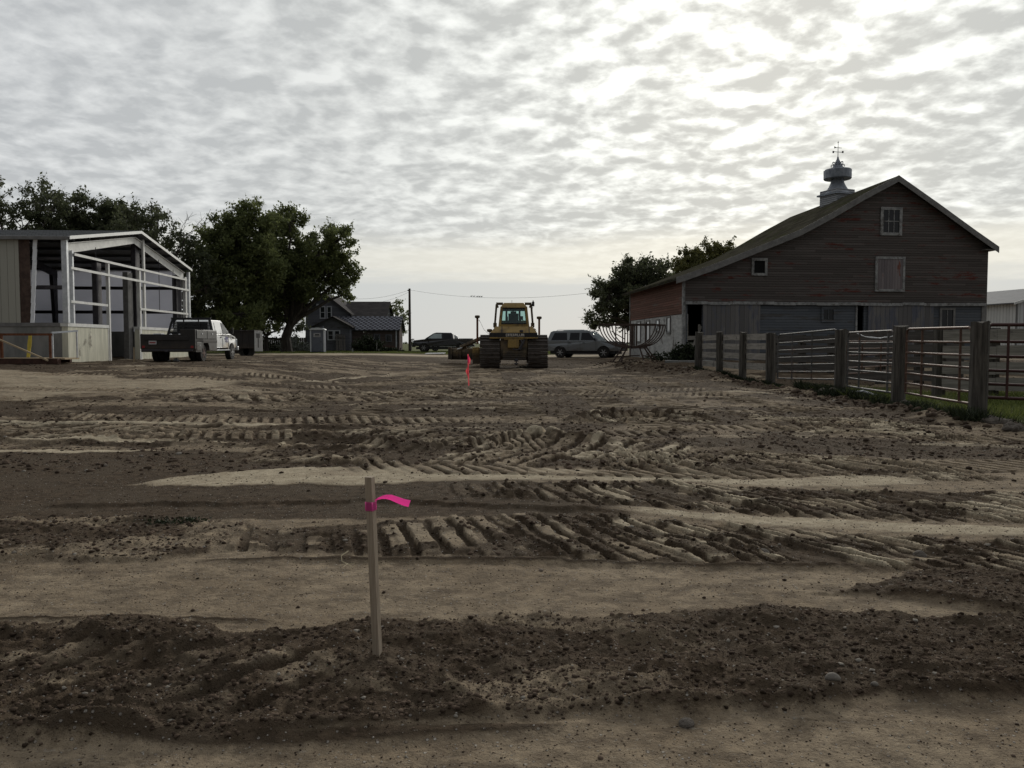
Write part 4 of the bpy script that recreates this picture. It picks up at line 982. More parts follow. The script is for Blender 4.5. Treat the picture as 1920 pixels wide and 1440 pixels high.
# roof
m = MB(); ov = .18
P = [g(-ov, zE - .03, -.25), g(LG / 2, zA_, -.25), g(LG + ov, zE - .03, -.25)]
m.prism([P[0], P[1], P[1] + Vector((0, 0, -.03)), P[0] + Vector((0, 0, -.03))], GI * LEN); m.prism([P[1], P[2], P[2] + Vector((0, 0, -.03)), P[1] + Vector((0, 0, -.03))], GI * LEN)
rf = m.build('roof', 'roof_metal', bld)
m = MB()
for k in range(11):
    a = .3 + (LG - .6) * k / 10; m.prism([g(a, rz_(a) - .05, -.2), g(a + .09, rz_(a) - .05, -.2), g(a + .09, rz_(a) - .17, -.2), g(a, rz_(a) - .17, -.2)], GI * (LEN - .4))
m.build('purlin', 'roof_under', rf)
m = MB()
for a, b_ in ((P[0], P[1]), (P[1], P[2])):
    o = GI * -.03; m.prism([a + o + Vector((0, 0, .03)), b_ + o + Vector((0, 0, .03)), b_ + o + Vector((0, 0, -.11)), a + o + Vector((0, 0, -.11))], GI * .027)
m.build('rake_trim', 'trim_glint', rf)
m = MB(); grect(m, -.20, -.10, zE - .16, zE - .02, -.2, LEN); m.build('eave_trim', 'grey_steel', rf)
m = MB()
for k in range(9):
    f = (k + .5) / 9; a = LG / 2 * f
    m.prism([g(a, rz_(a) + .005, -.22), g(a + .05, rz_(a) + .005, -.22), g(a + .05, rz_(a) + .045, -.22), g(a, rz_(a) + .045, -.22)], GI * (LEN - .1))
m.build('roof_rib', 'roof_metal', rf)
# far long wall: white faced insulation between dark girts
m = MB(); grect(m, LG - .12, LG - .11, zC + .002, zE - .05, .3, LEN); m.build('insulated_wall', 'insulation', bld)
for zz in (3.39, 4.83):
    m = MB(); grect(m, LG - .30, LG - .125, zz - .09, zz + .09, .35, LEN); m.build('wall_girt', 'dark_steel', bld)
m = MB(); grect(m, .3, LG - .3, zC - .3, zE, LEN - .3, LEN - .1); m.build('end_wall', 'insulation', bld)
# near long wall: finished panel, tarp strip, insulation edge
def nlen(px): # distance from the corner of a photo column on the near long wall
    r = ray(px, 640); p0 = gw.p0; det = r.x * (-GI.y) + GI.x * r.y
    return (r.x * p0.y - r.y * p0.x) / det
d40, d60, d66 = nlen(40), nlen(60), nlen(66)
m = MB(); grect(m, -.02, .06, zC + .0, zE - .05, d40, LEN); m.build('wall_panel', 'panel_tan', bld)
m = MB(); grect(m, .0, .05, zC, zE - .08, d60, d40 - .01); m.build('insulation_back', 'tarp_brown', bld)
m = MB(); zs_ = np.linspace(zC + .1, zE - .1, 9)
for i in range(8):
    w0 = .09 + .02 * random.random(); sl0 = .22 * (i / 8); m.prism([g(-.02, zs_[i], d60 + .05 - sl0), g(-.02, zs_[i], d60 - .10 - sl0 - .02 * random.random()), g(-.02, zs_[i + 1], d60 - .12 - sl0 - .03), g(-.02, zs_[i + 1], d60 + .03 - sl0 - .03)], ge * .05)
m.build('insulation_edge', 'insulation_edge', bld)
m = MB(); grect(m, .5, .62, 3.85, 4.0, .3, d60); grect(m, .5, .62, 5.1, 5.2, .3, d60); m.each('wall_girt', 'dark_steel', bld)
m = MB(); grect(m, .25, LG - .25, bz - .25, bz + .06, .3, LEN - .3); m.build('floor_slab', 'concrete', bld)

# ---- rusty frame with deck by the corner
fx0 = W(-60, 644, 31.8).x; fx1 = W(97, 644, 31.8).x; zf = gz(fx1, 31.8)
rk = thing('steel_deck_frame', 'rusty steel rail frame on a low beam in front of the concrete wall', 'frame', (fx0, 31.8, zf))
m = MB(); m.bb(fx0, fx1 + .35, 31.55, 31.8, zf + .02, zf + .24); m.bb(fx0, fx1 + .1, 32.9, 33.05, zf + .05, zf + .25); m.build('base_beam', 'rust_dark', rk)
m = MB(); m.bb(fx0, fx1 + .5, 31.81, 32.88, zf + .20, zf + .26); m.build('deck', 'wood_pale', rk)
m = MB(); zt = W(60, 625, 31.9).z; m.bb(fx0, fx1, 31.85, 31.93, zt - .09, zt); m.build('top_rail', 'rust', rk)
for px in (-50, 3, 95): x = W(px, 644, 31.9).x; m = MB(); m.bb(x - .045, x + .045, 31.845, 31.935, zf + .26, zt - .09); m.build('post', 'rust', rk)
m = MB(); xa, xb = W(98, 644, 31.9).x, W(122, 644, 31.9).x; zq = W(110, 624, 32).z
m.bb(xa, xa + .05, 31.86, 31.91, zf + .26, zq); m.bb(xb, xb + .05, 32.7, 32.75, zf + .26, zq + .06); m.bar((xa - .02, 31.88, zq), (xb + .05, 32.75, zq + .09), .07, .07); m.build('end_bracket', 'galv', rk)
m = MB(); m.bar(W(-30, 624, 31.7), W(90, 676, 31.5), .05, .06); o = m.build('brace_bar', 'wood_pale', rk)
m = MB(); a = W(53, 670, 32.2); b_ = W(57, 628, 32.5); m.bar(a, b_, .12, .05); m.bar(a.lerp(b_, .45), a.lerp(b_, .8), .14, .06); o = m.build('yellow_prop', 'yellow'); tag(o, 'yellow board propped upright behind the rusty rail frame', 'prop board')
# loose scraps by the open bay
for (px, py, lab, d) in ((128, 680, 'short pale plank lying at the end of the rusty frame', (.35, .10, .05)), ):
    x, Y = gpt(px, py); m = MB(); m.box((x, Y, gz(x, Y) + .03), d, rz=.1); tag(m.build('plank', 'wood_pale', bevel=.004), lab, 'plank')
x, Y = W(251, 644, 36).x, 36; m = MB(); m.box((x, Y, gz(x, Y) + .3), (.07, .07, .75), rx=.03, tx=.5, ty=.5); tag(m.build('grade_stake', 'wood_pale'), 'short dark stake standing before the open building bay', 'stake')

# ================================================================== far white shed on the right
Ys = 58.0; c = W(1903, 644, Ys); hl = W(1848, 571, 66)
sh = thing('metal_shed', 'white ribbed metal shed with grey roof beyond the barn, at the right edge', 'shed', (c.x, Ys, .5))
zE2 = W(1903, 566, Ys).z; left = Vector((c.x - 3.2, Ys + 22, 0)); rt_ = Vector((c.x + 8, Ys + 1.25, 0)); zR = zE2 + 1.15
m = MB(); m.prism([(c.x, Ys, .2), (left.x, left.y, .2), (left.x, left.y, zE2), (c.x, Ys, zE2)], (.15, .02, 0)); m.build('side_wall', 'shed_white_y', sh)
mid_ = Vector((c.x + 4, Ys + .625, 0))
m = MB(); m.prism([(c.x + .16, Ys, .2), (rt_.x, rt_.y, .2), (rt_.x, rt_.y, zE2), (mid_.x, mid_.y, zR), (c.x + .16, Ys, zE2)], (-.02, .15, 0)); m.build('gable_wall', 'shed_white', sh)
dv = Vector((left.x - c.x, left.y - Ys, 0)) * 1.02; E0 = Vector((c.x - .35, Ys - .3, zE2 - .06)); E1 = Vector((mid_.x, mid_.y - .3, zR + .1)); E2 = Vector((rt_.x + .4, rt_.y - .3, zE2 - .06)); dz = Vector((0, 0, -.08))
m = MB(); m.prism([E0, E1, E1 + dz, E0 + dz], dv); m.prism([E1, E2, E2 + dz, E1 + dz], dv); r_ = m.build('roof', 'shed_roof', sh)
m = MB(); o = Vector((0, -.04, 0))
for a, b_ in ((E0, E1), (E1, E2)): m.prism([a + o + Vector((0, 0, .02)), b_ + o + Vector((0, 0, .02)), b_ + o + dz * 2, a + o + dz * 2], (0, .035, 0))
m.build('rake_trim', 'white_steel', r_)

# ================================================================== FARMHOUSE
Yh = 84.0
hz = gz(W(650, 644, Yh).x, Yh) - .15
house = thing('farmhouse', 'small grey two-storey farmhouse with low front wing and patched pale-dashed shingle roof', 'house', (W(650, 644, Yh).x, Yh, hz))
def hp(px, py, Y=Yh): return W(px, py, Y)
def fwall(pxs, Y, th, name, mat, parent=house):
    m = MB(); m.prism([Vector((W(x, y, Y).x, Y, W(x, y, Y).z if y < 660 else hz)) for x, y in pxs], (0, th, 0)); return m.build(name, mat, parent)
Y2 = Yh + 2.0
fwall([(573, 700), (655, 700), (655, 586), (609, 554), (573, 584)], Y2, 8.0, 'wall', 'house_siding')
def roofs(pts_px, Y0, Y1, th, name, mat, parent=house):
    m = MB(); P = [Vector((W(x, y, Y0).x, Y0, W(x, y, Y0).z)) for x, y in pts_px]
    for a, b_ in zip(P[:-1], P[1:]): m.prism([a, b_, b_ + Vector((0, 0, -th)), a + Vector((0, 0, -th))], (0, Y1 - Y0, 0))
    return m.build(name, mat, parent)
roofs([(568, 587), (609, 550), (659, 589)], Y2 - .35, Y2 + 8.3, .16, 'roof', 'house_roof')
# cross wing behind, ridge left-right
def rwing(x0, x1, yr, ye, Yr, Ye, th, name, mat):
    m = MB(); a = W(x0, ye, Ye); b_ = W(x1, ye, Ye); c_ = Vector((b_.x, Yr, W(x1, yr, Yr).z)); d_ = Vector((a.x, Yr, W(x0, yr, Yr).z))
    m.prism([a, b_, c_, d_], (0, 0, -th)); 
    e_ = Vector((b_.x, 2 * Yr - Ye, b_.z)); f_ = Vector((a.x, 2 * Yr - Ye, a.z)); m.prism([d_, c_, e_, f_], (0, 0, -th)); return m.build(name, mat, house), b_, c_, e_
r1, b_, c_, e_ = rwing(640, 724, 565.5, 597, Y2 + 4.5, Y2 + 1.2, .14, 'roof', 'house_roof')
m = MB(); m.prism([(b_.x - .25, b_.y + .3, hz), (b_.x - .25, e_.y - .3, hz), (b_.x - .25, e_.y - .3, b_.z - .1), (c_.x - .25, c_.y, c_.z - .2), (b_.x - .25, b_.y + .3, b_.z - .1)], (-.15, 0, 0)); m.build('wing_end_wall', 'house_siding', house)
m = MB(); m.bb(W(655, 640, Y2).x, b_.x - .42, Y2 + 1.5, Y2 + 1.65, hz, b_.z - .1); m.build('wing_wall', 'house_siding', house)
# low front extension with patched roof
r2, b2, c2_, e2 = rwing(628, 750, 593, 618, Yh + 1.9, Yh - .3, .10, 'patched_roof', 'roof_check')
fwall([(652, 700), (749, 700), (749, 619), (652, 619)], Yh, .2, 'extension_wall', 'house_low')
m = MB(); m.prism([(b2.x - .25, b2.y + .3, hz), (b2.x - .25, Y2 + 1.4, hz), (b2.x - .25, Y2 + 1.4, b2.z - .05), (c2_.x - .25, c2_.y, c2_.z - .13), (b2.x - .25, b2.y + .3, b2.z - .1)], (-.15, 0, 0)); m.build('wing_end_wall', 'house_low', house)
m = MB(); x0 = W(712, 640, Yh).x; x1 = W(746, 640, Yh).x; m.bb(x0, x1, Yh - .05, Yh - .004, hz, hz + .75); m.build('brick_skirt', 'brick_dark', house)
m = MB(); x0 = W(742, 640, Yh).x; m.bb(x0, x0 + .14, Yh - .08, Yh - .01, hz, W(742, 620, Yh).z); m.build('corner_board', 'house_trim', house)
# gabled porch block
Yp = Yh - 1.2
fwall([(588, 700), (656, 700), (656, 611), (623, 596), (588, 611)], Yp, 1.15 + 1.8, 'porch_wall', 'house_siding')
roofs([(584, 612), (623, 592.5), (661, 613)], Yp - .3, Yp + 3.0, .10, 'porch_roof', 'house_roof')
def hwin(x0, y0, x1, y1, Y, mull=(0, 1), glass='glass_dark', fw=.10, trim='house_trim'):
    a = W(x0, y0, Y); b_ = W(x1, y1, Y); q = WP((a.x, Y), (b_.x, Y)); return window(q, house, 0, b_.x - a.x, b_.z, a.z, fw=fw, trim=trim, glass=glass, mull=mull)
hwin(599.5, 574, 610.5, 597.5, Y2); hwin(612.5, 574, 622.5, 597.5, Y2)
hwin(614, 619, 626, 638, Yp); hwin(626.5, 619, 638, 638, Yp)
hwin(680, 626, 692, 641, Yh, trim='house_low', glass='glass_black'); hwin(701, 626, 713, 641, Yh, (0, 0), trim='house_siding'); hwin(723, 627, 735, 641, Yh, (0, 0), trim='house_siding')
m = MB(); p = W(595, 572, Y2 - .1); m.box(p, (.26, .14, .26)); m.lathe((p.x, p.y - .1, p.z), [(.09, -.02), (.09, .02)], 10, 'Y'); m.build('wall_lamp', 'house_trim', house, bevel=.01)
# leaning boards, bucket, thin post in front of it
for i, px in enumerate((632, 637, 641, 646)):
    lab = ['tall pallet board leaning left-most on the farmhouse porch wall', 'tall board second from the left on the farmhouse porch wall', 'tall board third from the left on the farmhouse porch wall', 'tall board right-most on the farmhouse porch wall'][i]
    m = MB(); a = Vector((W(px, 644, 82).x, 82.0, hz + .1)); b_ = Vector((W(px - 1, 628, 82.6).x, 82.65, W(px, 626 + i * .6, 82.6).z)); m.bar(a, b_, .20, .04, (0, 1, 0)); m.bar(a.lerp(b_, .8) + Vector((-.12, -.05, 0)), a.lerp(b_, .8) + Vector((.12, -.05, 0)), .03, .08)
    tag(m.build('leaning_board', 'plank_dark'), lab, 'board', 'boards leaning by the farmhouse porch')
bx = W(662, 644, 79).x; m = MB(); zq = gz(bx, 79); m.lathe((bx, 79, zq), [(.12, 0), (.15, .32), (.16, .33), (.13, .32), (.11, .05)], 14); m.tube([(bx - .15, 79, zq + .3), (bx, 79, zq + .15), (bx + .15, 79, zq + .3)], .008, 4); tag(m.build('bucket', 'white_board'), 'white bucket on the grass beside the farmhouse wall', 'bucket')
px_ = W(706, 644, 78).x; m = MB(); zq = gz(px_, 78); m.tube([(px_, 78, zq), (px_ + .02, 78, zq + .85)], .035, 6); m.lathe((px_ + .02, 78, zq + .86), [(.05, 0), (.05, .03), (.0, .05)], 8); tag(m.build('pipe_post', 'grey_steel'), 'thin grey pipe post standing on the lawn before the farmhouse', 'post')
# far fence left of the toilet
fn = thing('board_fence', 'dark board fence under the trees left of the farmhouse', 'fence', (W(530, 644, 83).x, 83, gz(-24, 83)))
x0 = W(490, 644, 83).x; x1 = W(573, 644, 83).x; m = MB(); n_ = 22
zq = gz(-24, 83)
for i in range(n_):
    xx = x0 + (x1 - x0) * i / n_; m.bb(xx + .01, xx + (x1 - x0) / n_ - .01, 83, 83.03, zq + .05, zq + 1.45 + random.uniform(-.04, .03))
m.bb(x0, x1, 83.04, 83.09, zq + .3, zq + .4); m.bb(x0, x1, 83.04, 83.09, zq + 1.15, zq + 1.25); m.build('boards', 'plank_dark', fn)
for i in range(4):
    xx = x0 + (x1 - x0) * i / 3; m = MB(); m.bb(xx - .06, xx + .06, 83.1, 83.22, zq - .1, zq + 1.55); m.build('post', 'post_wood', fn)

# ---- portable toilet
Yt = 73.0; xt = W(595, 644, Yt).x; zt0 = gz(xt, Yt)
pt = thing('portable_toilet', 'grey portable toilet with white roof and white door sticker in front of the farmhouse', 'portable toilet', (xt, Yt, zt0), rz=R(6), local=True)
m = MB(); m.box((0, .6, 1.06), (1.24, 1.2, 2.0)); bd = m.build('cabin', 'toilet_grey', pt, bevel=.03)
m = MB(); m.box((-.04, -.02, 1.02), (.86, .04, 1.84)); dr = m.build('door', 'toilet_grey', pt, bevel=.01)
m = MB(); m.box((-.02, -.045, 1.60), (.62, .008, .34)); stt = m.build('sticker', 'plate_white', dr)
m = MB(); m.box((.0, -.053, 1.65), (.40, .006, .10)); m.box((-.0, -.053, 1.53), (.46, .006, .05)); m.build('sticker_print', 'glass_dark', stt)
m = MB(); m.box((.34, -.06, 1.0), (.05, .04, .14)); m.build('latch', 'black_plastic', dr)
m = MB(); m.bb(.54, .66, -.02, .05, .1, 2.05); m.bb(-.66, -.54, -.02, .05, .1, 2.05); m.build('corner_trim', 'toilet_roof', pt, bevel=.01)
m = MB(); pr = [(-.70, 2.07)] + [(-.70 * math.cos(a), 2.09 + .20 * math.sin(a)) for a in np.linspace(0, math.pi, 11)] + [(.70, 2.07)]
m.prism([(x, -.08, z) for x, z in pr], (0, 1.36, 0)); m.build('roof', 'toilet_roof', pt)
m = MB(); m.box((0, .6, .04), (1.3, 1.3, .09)); m.build('skid', 'black_plastic', pt)
m = MB(); m.tube([(.4, 1.0, 2.1), (.4, 1.0, 2.42)], .05, 8); m.build('vent_pipe', 'toilet_grey', pt)

# ---- utility pole and wires
Yu = 90.0; xu = W(768.5, 644, Yu).x; zu = gz(xu, Yu); ztp = W(768, 541, Yu).z
up = thing('utility_pole', 'dark wooden utility pole between the farmhouse and the black pickup', 'utility pole', (xu, Yu, zu))
m = MB(); m.tube([(xu, Yu, zu - .2), (xu, Yu, ztp)], .17, 10, .12); m.build('pole', 'pole_wood', up)
m = MB(); m.lathe((xu - .16, Yu - .12, ztp - .22), [(.03, -.08), (.06, -.03), (.06, .03), (.03, .08)], 8); m.tube([(xu - .16, Yu - .12, ztp - .22), (xu, Yu, ztp - .3)], .02, 4); m.build('insulator', 'grey_steel', up)
m = MB(); m.bar((xu + .2, Yu - .1, zu + .1), (xu + .12, Yu - .1, zu + .9), .1, .1); m.build('meter_box', 'grey_steel', up)
def catenary(p, q, sag, name, lab, r=.010):
    p = Vector(p); q = Vector(q); pts = [p.lerp(q, i / 20) + Vector((0, 0, -4 * sag * (i / 20) * (1 - i / 20))) for i in range(21)]
    m = MB(); m.tube(pts, r, 4); return tag(m.build(name, 'wire'), lab, 'wire'), pts
tp = (xu, Yu, ztp - .15)
catenary(tp, W(655, 560, 84.5), .35, 'power_wire', 'upper overhead wire from the pole to the farmhouse gable')
catenary((xu, Yu, ztp - .35), W(716, 566, 89), .12, 'power_wire', 'lower overhead wire from the pole to the farmhouse right roof end')
_, wpts = catenary(tp, W(1165, 541, 72), .88, 'power_wire', 'long overhead wire from the pole across to the barn-side tree')
def bird(p):
    m = MB(); x, y, z = p
    m.lathe((x, y, z + .09), [(.0, -.09), (.035, -.06), (.055, -.01), (.05, .04), (.03, .07), (.0, .08)], 7, 'X'); m.lathe((x + .10, y, z + .15), [(.0, -.04), (.035, 0), (.0, .05)], 6, 'X'); m.slab([(x - .10, y - .02, z + .08), (x - .17, y - .02, z + .0), (x - .17, y + .02, z + .0), (x - .1, y + .02, z + .08)], .01)
    return m.build('bird', 'black_plastic')
def wire_at(px):
    for a, b_ in zip(wpts[:-1], wpts[1:]):
        fa = a.x / a.y; fb = b_.x / b_.y; ft = (px - 960) / F
        if fa <= ft <= fb: return a.lerp(b_, (ft - fa) / (fb - fa))
for i, px in enumerate((884, 889, 895, 899, 903)):
    p = wire_at(px)
    if p: tag(bird(p), 'tiny dark bird perched on the long overhead wire left of the bulldozer cab', 'bird', 'birds on the long wire')
# ================================================================== VEHICLES
def under(y0, y1, zb, arches):
    """bottom outline from y0 to y1 with wheel arches (yc, r)"""
    pts = [(y0, zb)]
    for yc, r in arches:
        h = math.sqrt(max(r * r - (zb - .36) ** 2, .01)); a0 = math.atan2(zb - .36, -h); a1 = math.atan2(zb - .36, h)
        for k in range(9): a = a0 + (a1 - a0) * k / 8; pts.append((yc + r * math.cos(a), .36 + r * math.sin(a)))
    return pts + [(y1, zb)]
def wheel(parent, x, y, r=.38, wd=.26, rim='rim', zc=None, spokes=6, dual=False):
    zc = r if zc is None else zc; s = 1 if x > 0 else -1
    e = thing_part('wheel', parent); 
    m = MB(); h = wd / 2; m.lathe((x, y, zc), [(r * .60, -h), (r * .93, -h), (r, -h * .65), (r, h * .65), (r * .93, h), (r * .60, h)], 22, 'X')
    if dual: m.lathe((x - s * (wd + .05), y, zc), [(r * .60, -h), (r * .93, -h), (r, -h * .65), (r, h * .65), (r * .93, h), (r * .60, h)], 22, 'X')
    for k in range(22):
        a = 2 * math.pi * k / 22; m.box((x, y + math.cos(a) * r * .995, zc + math.sin(a) * r * .995), (wd * .8, .045, .02), rx=a + math.pi / 2)
    ty = m.build('wheel', 'rubber', parent)
    m = MB(); xo = x + s * (h - .02); m.lathe((xo - s * .05, y, zc), [(r * .62, -.02), (r * .62, .02), (r * .5, .0)], 20, 'X')
    for k in range(spokes):
        a = 2 * math.pi * k / spokes; m.bar((xo, y, zc), (xo, y + math.cos(a) * r * .58, zc + math.sin(a) * r * .58), .05, .07, (1, 0, 0))
    m.lathe((xo, y, zc), [(r * .18, -.03), (r * .18, .03), (r * .1, .04)], 12, 'X')
    m.build('rim', rim, ty); return ty
def thing_part(n, p): return None
def side_glass(parent, prof, xf, mat='glass_dark', name='side_window'):
    for s in (-1, 1):
        m = MB(); m.slab([(s * (xf(*p) + .012), p[0], p[1]) for p in (prof if s > 0 else prof[::-1])], .004); m.build(name, mat, parent)
def endglass(parent, y0, z0, y1, z1, xf, ins=.1, mat='glass_dark', name='windshield', off=.015):
    d = Vector((0, z1 - z0, -(y1 - y0))).normalized() * off * (1 if y0 > y1 else -1) * 1
    def lp(f): return (y0 + (y1 - y0) * f, z0 + (z1 - z0) * f)
    a, b_ = lp(.06), lp(.92); p = [Vector((-(xf(*a) - ins), *a)), Vector((xf(*a) - ins, *a)), Vector((xf(*b_) - ins, *b_)), Vector((-(xf(*b_) - ins), *b_))]
    n = (p[1] - p[0]).cross(p[2] - p[0]).normalized(); n = n if n.z > 0 else -n
    m = MB(); m.slab([q + n * off for q in p], .003); m.build(name, mat, parent)

def work_truck():
    Y = 35.2; x = W(316, 644, Y).x - .02; z = .66
    T = thing('work_truck', 'white crew-cab pickup with black flatbed toolboxes, seen from behind beside the steel building', 'pickup truck', (x, Y, z), rz=R(1.8), local=True)
    # cab
    low_ = [(2.95, .62), (2.95, 1.30), (5.40, 1.32), (5.55, 1.30), (6.45, 1.18), (6.58, 1.08), (6.60, .62)]
    pr = under(2.95, 6.60, .62, [(5.55, .50)]); prof = pr + low_[::-1][1:-1]
    xf = lambda y, z: 1.0 - max(0, y - 6.2) * .25
    m = MB(); m.shell(prof, xf); m.build('body', 'paint_white', T, bevel=.03)
    gx = lambda y, z: .985 - (z - 1.30) * .24
    gp = [(2.98, 1.28), (3.04, 1.90), (3.15, 1.965), (4.45, 1.975), (4.60, 1.93), (5.42, 1.30)]
    m = MB(); m.shell(gp, gx); cab = m.build('cab', 'paint_white', T, bevel=.03)
    side_glass(cab, [(4.33, 1.34), (5.22, 1.34), (4.62, 1.84), (4.35, 1.86)], gx, 'glass_black')
    side_glass(cab, [(3.30, 1.34), (4.15, 1.34), (4.15, 1.86), (3.38, 1.86)], gx, 'paint_white', 'rear_side_window')
    endglass(cab, 5.42, 1.30, 4.60, 1.93, gx, .08, 'glass_dark')
    m = MB(); m.bb(-.72, .72, 2.94, 2.955, 1.40, 1.85); m.build('rear_window', 'glass_black', cab)
    for s in (-1, 1):
        for y in (3.25, 4.28): m = MB(); m.box((s * 1.01, y + .72, 1.15), (.03, .20, .05)); m.build('door_handle', 'black_plastic', T, bevel=.005)
        m = MB(); m.box((s * 1.012, 4.22, 1.0), (.012, .02, .66)); m.box((s * 1.012, 5.12, .98), (.012, .018, .62)); m.build('door_seam', 'black_plastic', T)
        m = MB(); m.bar((s * 1.0, 5.0, 1.36), (s * 1.22, 5.0, 1.42), .04, .04); m.box((s * 1.24, 4.98, 1.48), (.10, .08, .30)); m.build('mirror', 'black_plastic', T, bevel=.01)
        m = MB(); m.bb(s * .92, s * 1.10, 3.0, 5.0, .50, .55); m.build('running_board', 'galv', T)
        m = MB(); m.tube([(s * 1.0, 5.55 + .52 * math.cos(a), .36 + .52 * math.sin(a)) for a in np.linspace(.3, 2.84, 12)], .03, 5); m.build('fender_flare', 'paint_white', T)
    # door emblem: blurred blue-violet cluster of letters
    m = MB()
    for i, (yy, zz, a, b_) in enumerate(((4.62, 1.10, .10, .14), (4.74, 1.06, .09, .20), (4.85, 1.12, .12, .11), (4.97, 1.06, .10, .16), (4.72, .96, .26, .04), (4.92, .93, .20, .04))): m.box((1.022, yy, zz), (.006, a, b_), rx=.15 * (i % 3 - 1))
    m.build('door_emblem', 'decal_blue', T)
    m = MB(); m.box((1.0, 6.0 - .15, 1.12), (.02, .20, .10)); m.build('fender_badge', 'black_plastic', T)
    m = MB(); m.bb(-.95, .95, 6.56, 6.66, .70, 1.08); m.build('grille', 'galv', T, bevel=.02)
    m = MB(); m.bb(-1.0, 1.0, 6.62, 6.80, .48, .70); m.build('front_bumper', 'galv', T, bevel=.03)
    for s in (-1, 1): m = MB(); m.box((s * .82, 6.64, .95), (.28, .06, .22)); m.build('headlight', 'glass_pale', T, bevel=.02)
    # flatbed
    m = MB(); m.bb(-1.2, 1.2, 0, 2.85, .86, 1.0); m.bb(-1.2, 1.2, -.04, 0.0, .60, 1.24); m.bb(-1.2, -1.1, 0, 2.85, 1.0, 1.26); m.bb(-.5, .5, .2, 6.2, .48, .74); bed = m.build('flatbed', 'paint_bed', T, bevel=.015)
    m = MB(); m.bb(-1.0, .9, -.075, -.045, .98, 1.16); m.build('tailboard', 'paint_bed', T, bevel=.01)
    m = MB(); m.bb(.72, 1.2, .05, 2.80, 1.0, 1.46); tb = m.build('tool_box', 'paint_grey_box', T, bevel=.015)
    for y0, y1 in ((.12, 1.40), (1.46, 2.72)):
        m = MB(); m.bb(1.2, 1.222, y0, y1, 1.06, 1.42); dd = m.build('box_door', 'paint_grey_box', tb, bevel=.008)
        m = MB(); m.box((1.232, (y0 + y1) / 2, 1.28), (.02, .10, .06)); m.build('latch', 'galv', dd)
    m = MB(); m.shell([(.05, .62), (.05, .46), (.78, .46), (.78, .62), (.80, .70), (.92, .85), (1.15, .93), (1.40, .93), (1.62, .85), (1.75, .70), (1.78, .52), (2.80, .52), (2.80, .995), (.05, .995)], lambda y, z: 1.195); lb = m.build('lower_box', 'paint_grey_box', T)
    m = MB(); m.bb(1.196, 1.215, .14, .72, .52, .90); dd = m.build('box_door', 'paint_grey_box', T, bevel=.006); m = MB(); m.box((1.225, .45, .76), (.02, .07, .05)); m.build('latch', 'galv', dd)
    m = MB(); m.bb(.55, 1.2, -.045, 1.0, .60, 1.46); m.build('rear_box', 'paint_bed', T, bevel=.015)
    m = MB(); m.bb(-.85, -.45, -.06, -.042, .78, .98); m.build('plate_backing', 'black_plastic', T)
    m = MB(); m.bb(-.82, -.48, -.066, -.061, .80, .96); pl_ = m.build('number_plate', 'plate_white', T)
    m = MB(); m.bb(-.78, -.52, -.070, -.067, .85, .90); m.build('plate_characters', 'red_lens', pl_)
    m = MB(); m.bb(-1.1, 1.1, -.12, .0, .50, .58); m.bb(-.05, .05, -.28, 0, .46, .52); m.build('rear_bumper', 'dark_steel', T, bevel=.01)
    for s in (-1, 1): m = MB(); m.bb(s * 1.0, s * 1.12, -.05, -.042, .64, .74); m.build('tail_light', 'red_lens', T)
    # headache rack
    m = MB()
    for s in (-1, 1): m.bar((s * 1.12, 2.62, 1.0), (s * .86, 2.80, 2.02), .09, .09); m.bar((s * 1.0, 2.70, 1.45), (s * .86, 2.80, 2.02), .06, .06)
    m.bar((-.93, 2.80, 2.02), (.93, 2.80, 2.02), .09, .10)
    for k in range(7): zz = 1.40 + k * .075; m.bar((-1.0 + k * .017, 2.76, zz), (1.0 - k * .017, 2.76, zz), .02, .035)
    for xx in (-.35, .35): m.bar((xx, 2.77, 1.35), (xx, 2.8, 2.0), .05, .05)
    m.bb(-1.02, 1.02, 2.72, 2.80, 1.0, 1.38); m.build('headache_rack', 'black_plastic', T, bevel=.006)
    m = MB(); m.tube([(.93, 2.85, 1.95), (.94, 2.86, 2.35)], .008, 4); m.build('antenna', 'black_plastic', T)
    for xx in (-.98, .98): wheel(T, xx, 1.28, .40, .24, 'rim_rusty', dual=True)
    for xx in (-.92, .92): wheel(T, xx, 5.55, .40, .27, 'rim')
    # load
    m = MB(); m.box((-.62, .55, 1.14), (.34, .34, .24)); m.box((-.62, .55, 1.27), (.36, .36, .03)); o = m.build('cargo_box', 'white_board', bevel=.01); o.matrix_world = T.matrix_world.copy(); o.location = T.location; o.rotation_euler = T.rotation_euler; tag(o, 'small white box riding on the flatbed of the white work truck', 'box')
    for i, (xx, yy, s_) in enumerate(((-.05, .45, .16), (.18, .9, .14), (.35, .4, .12))):
        m = MB(); m.lathe((xx, yy, 1.0), [(.0, 0), (s_, .02), (s_ * 1.1, .12), (s_ * .7, .22), (.03, .27), (0, .27)], 8); o = m.build('feed_sack', 'white_board'); o.location = T.location; o.rotation_euler = T.rotation_euler
        tag(o, ['crumpled white sack in the middle of the flatbed load', 'small pale sack near the rack on the flatbed', 'smallest pale sack by the toolbox on the flatbed'][i], 'sack', 'sacks on the flatbed')
    return T
work_truck()

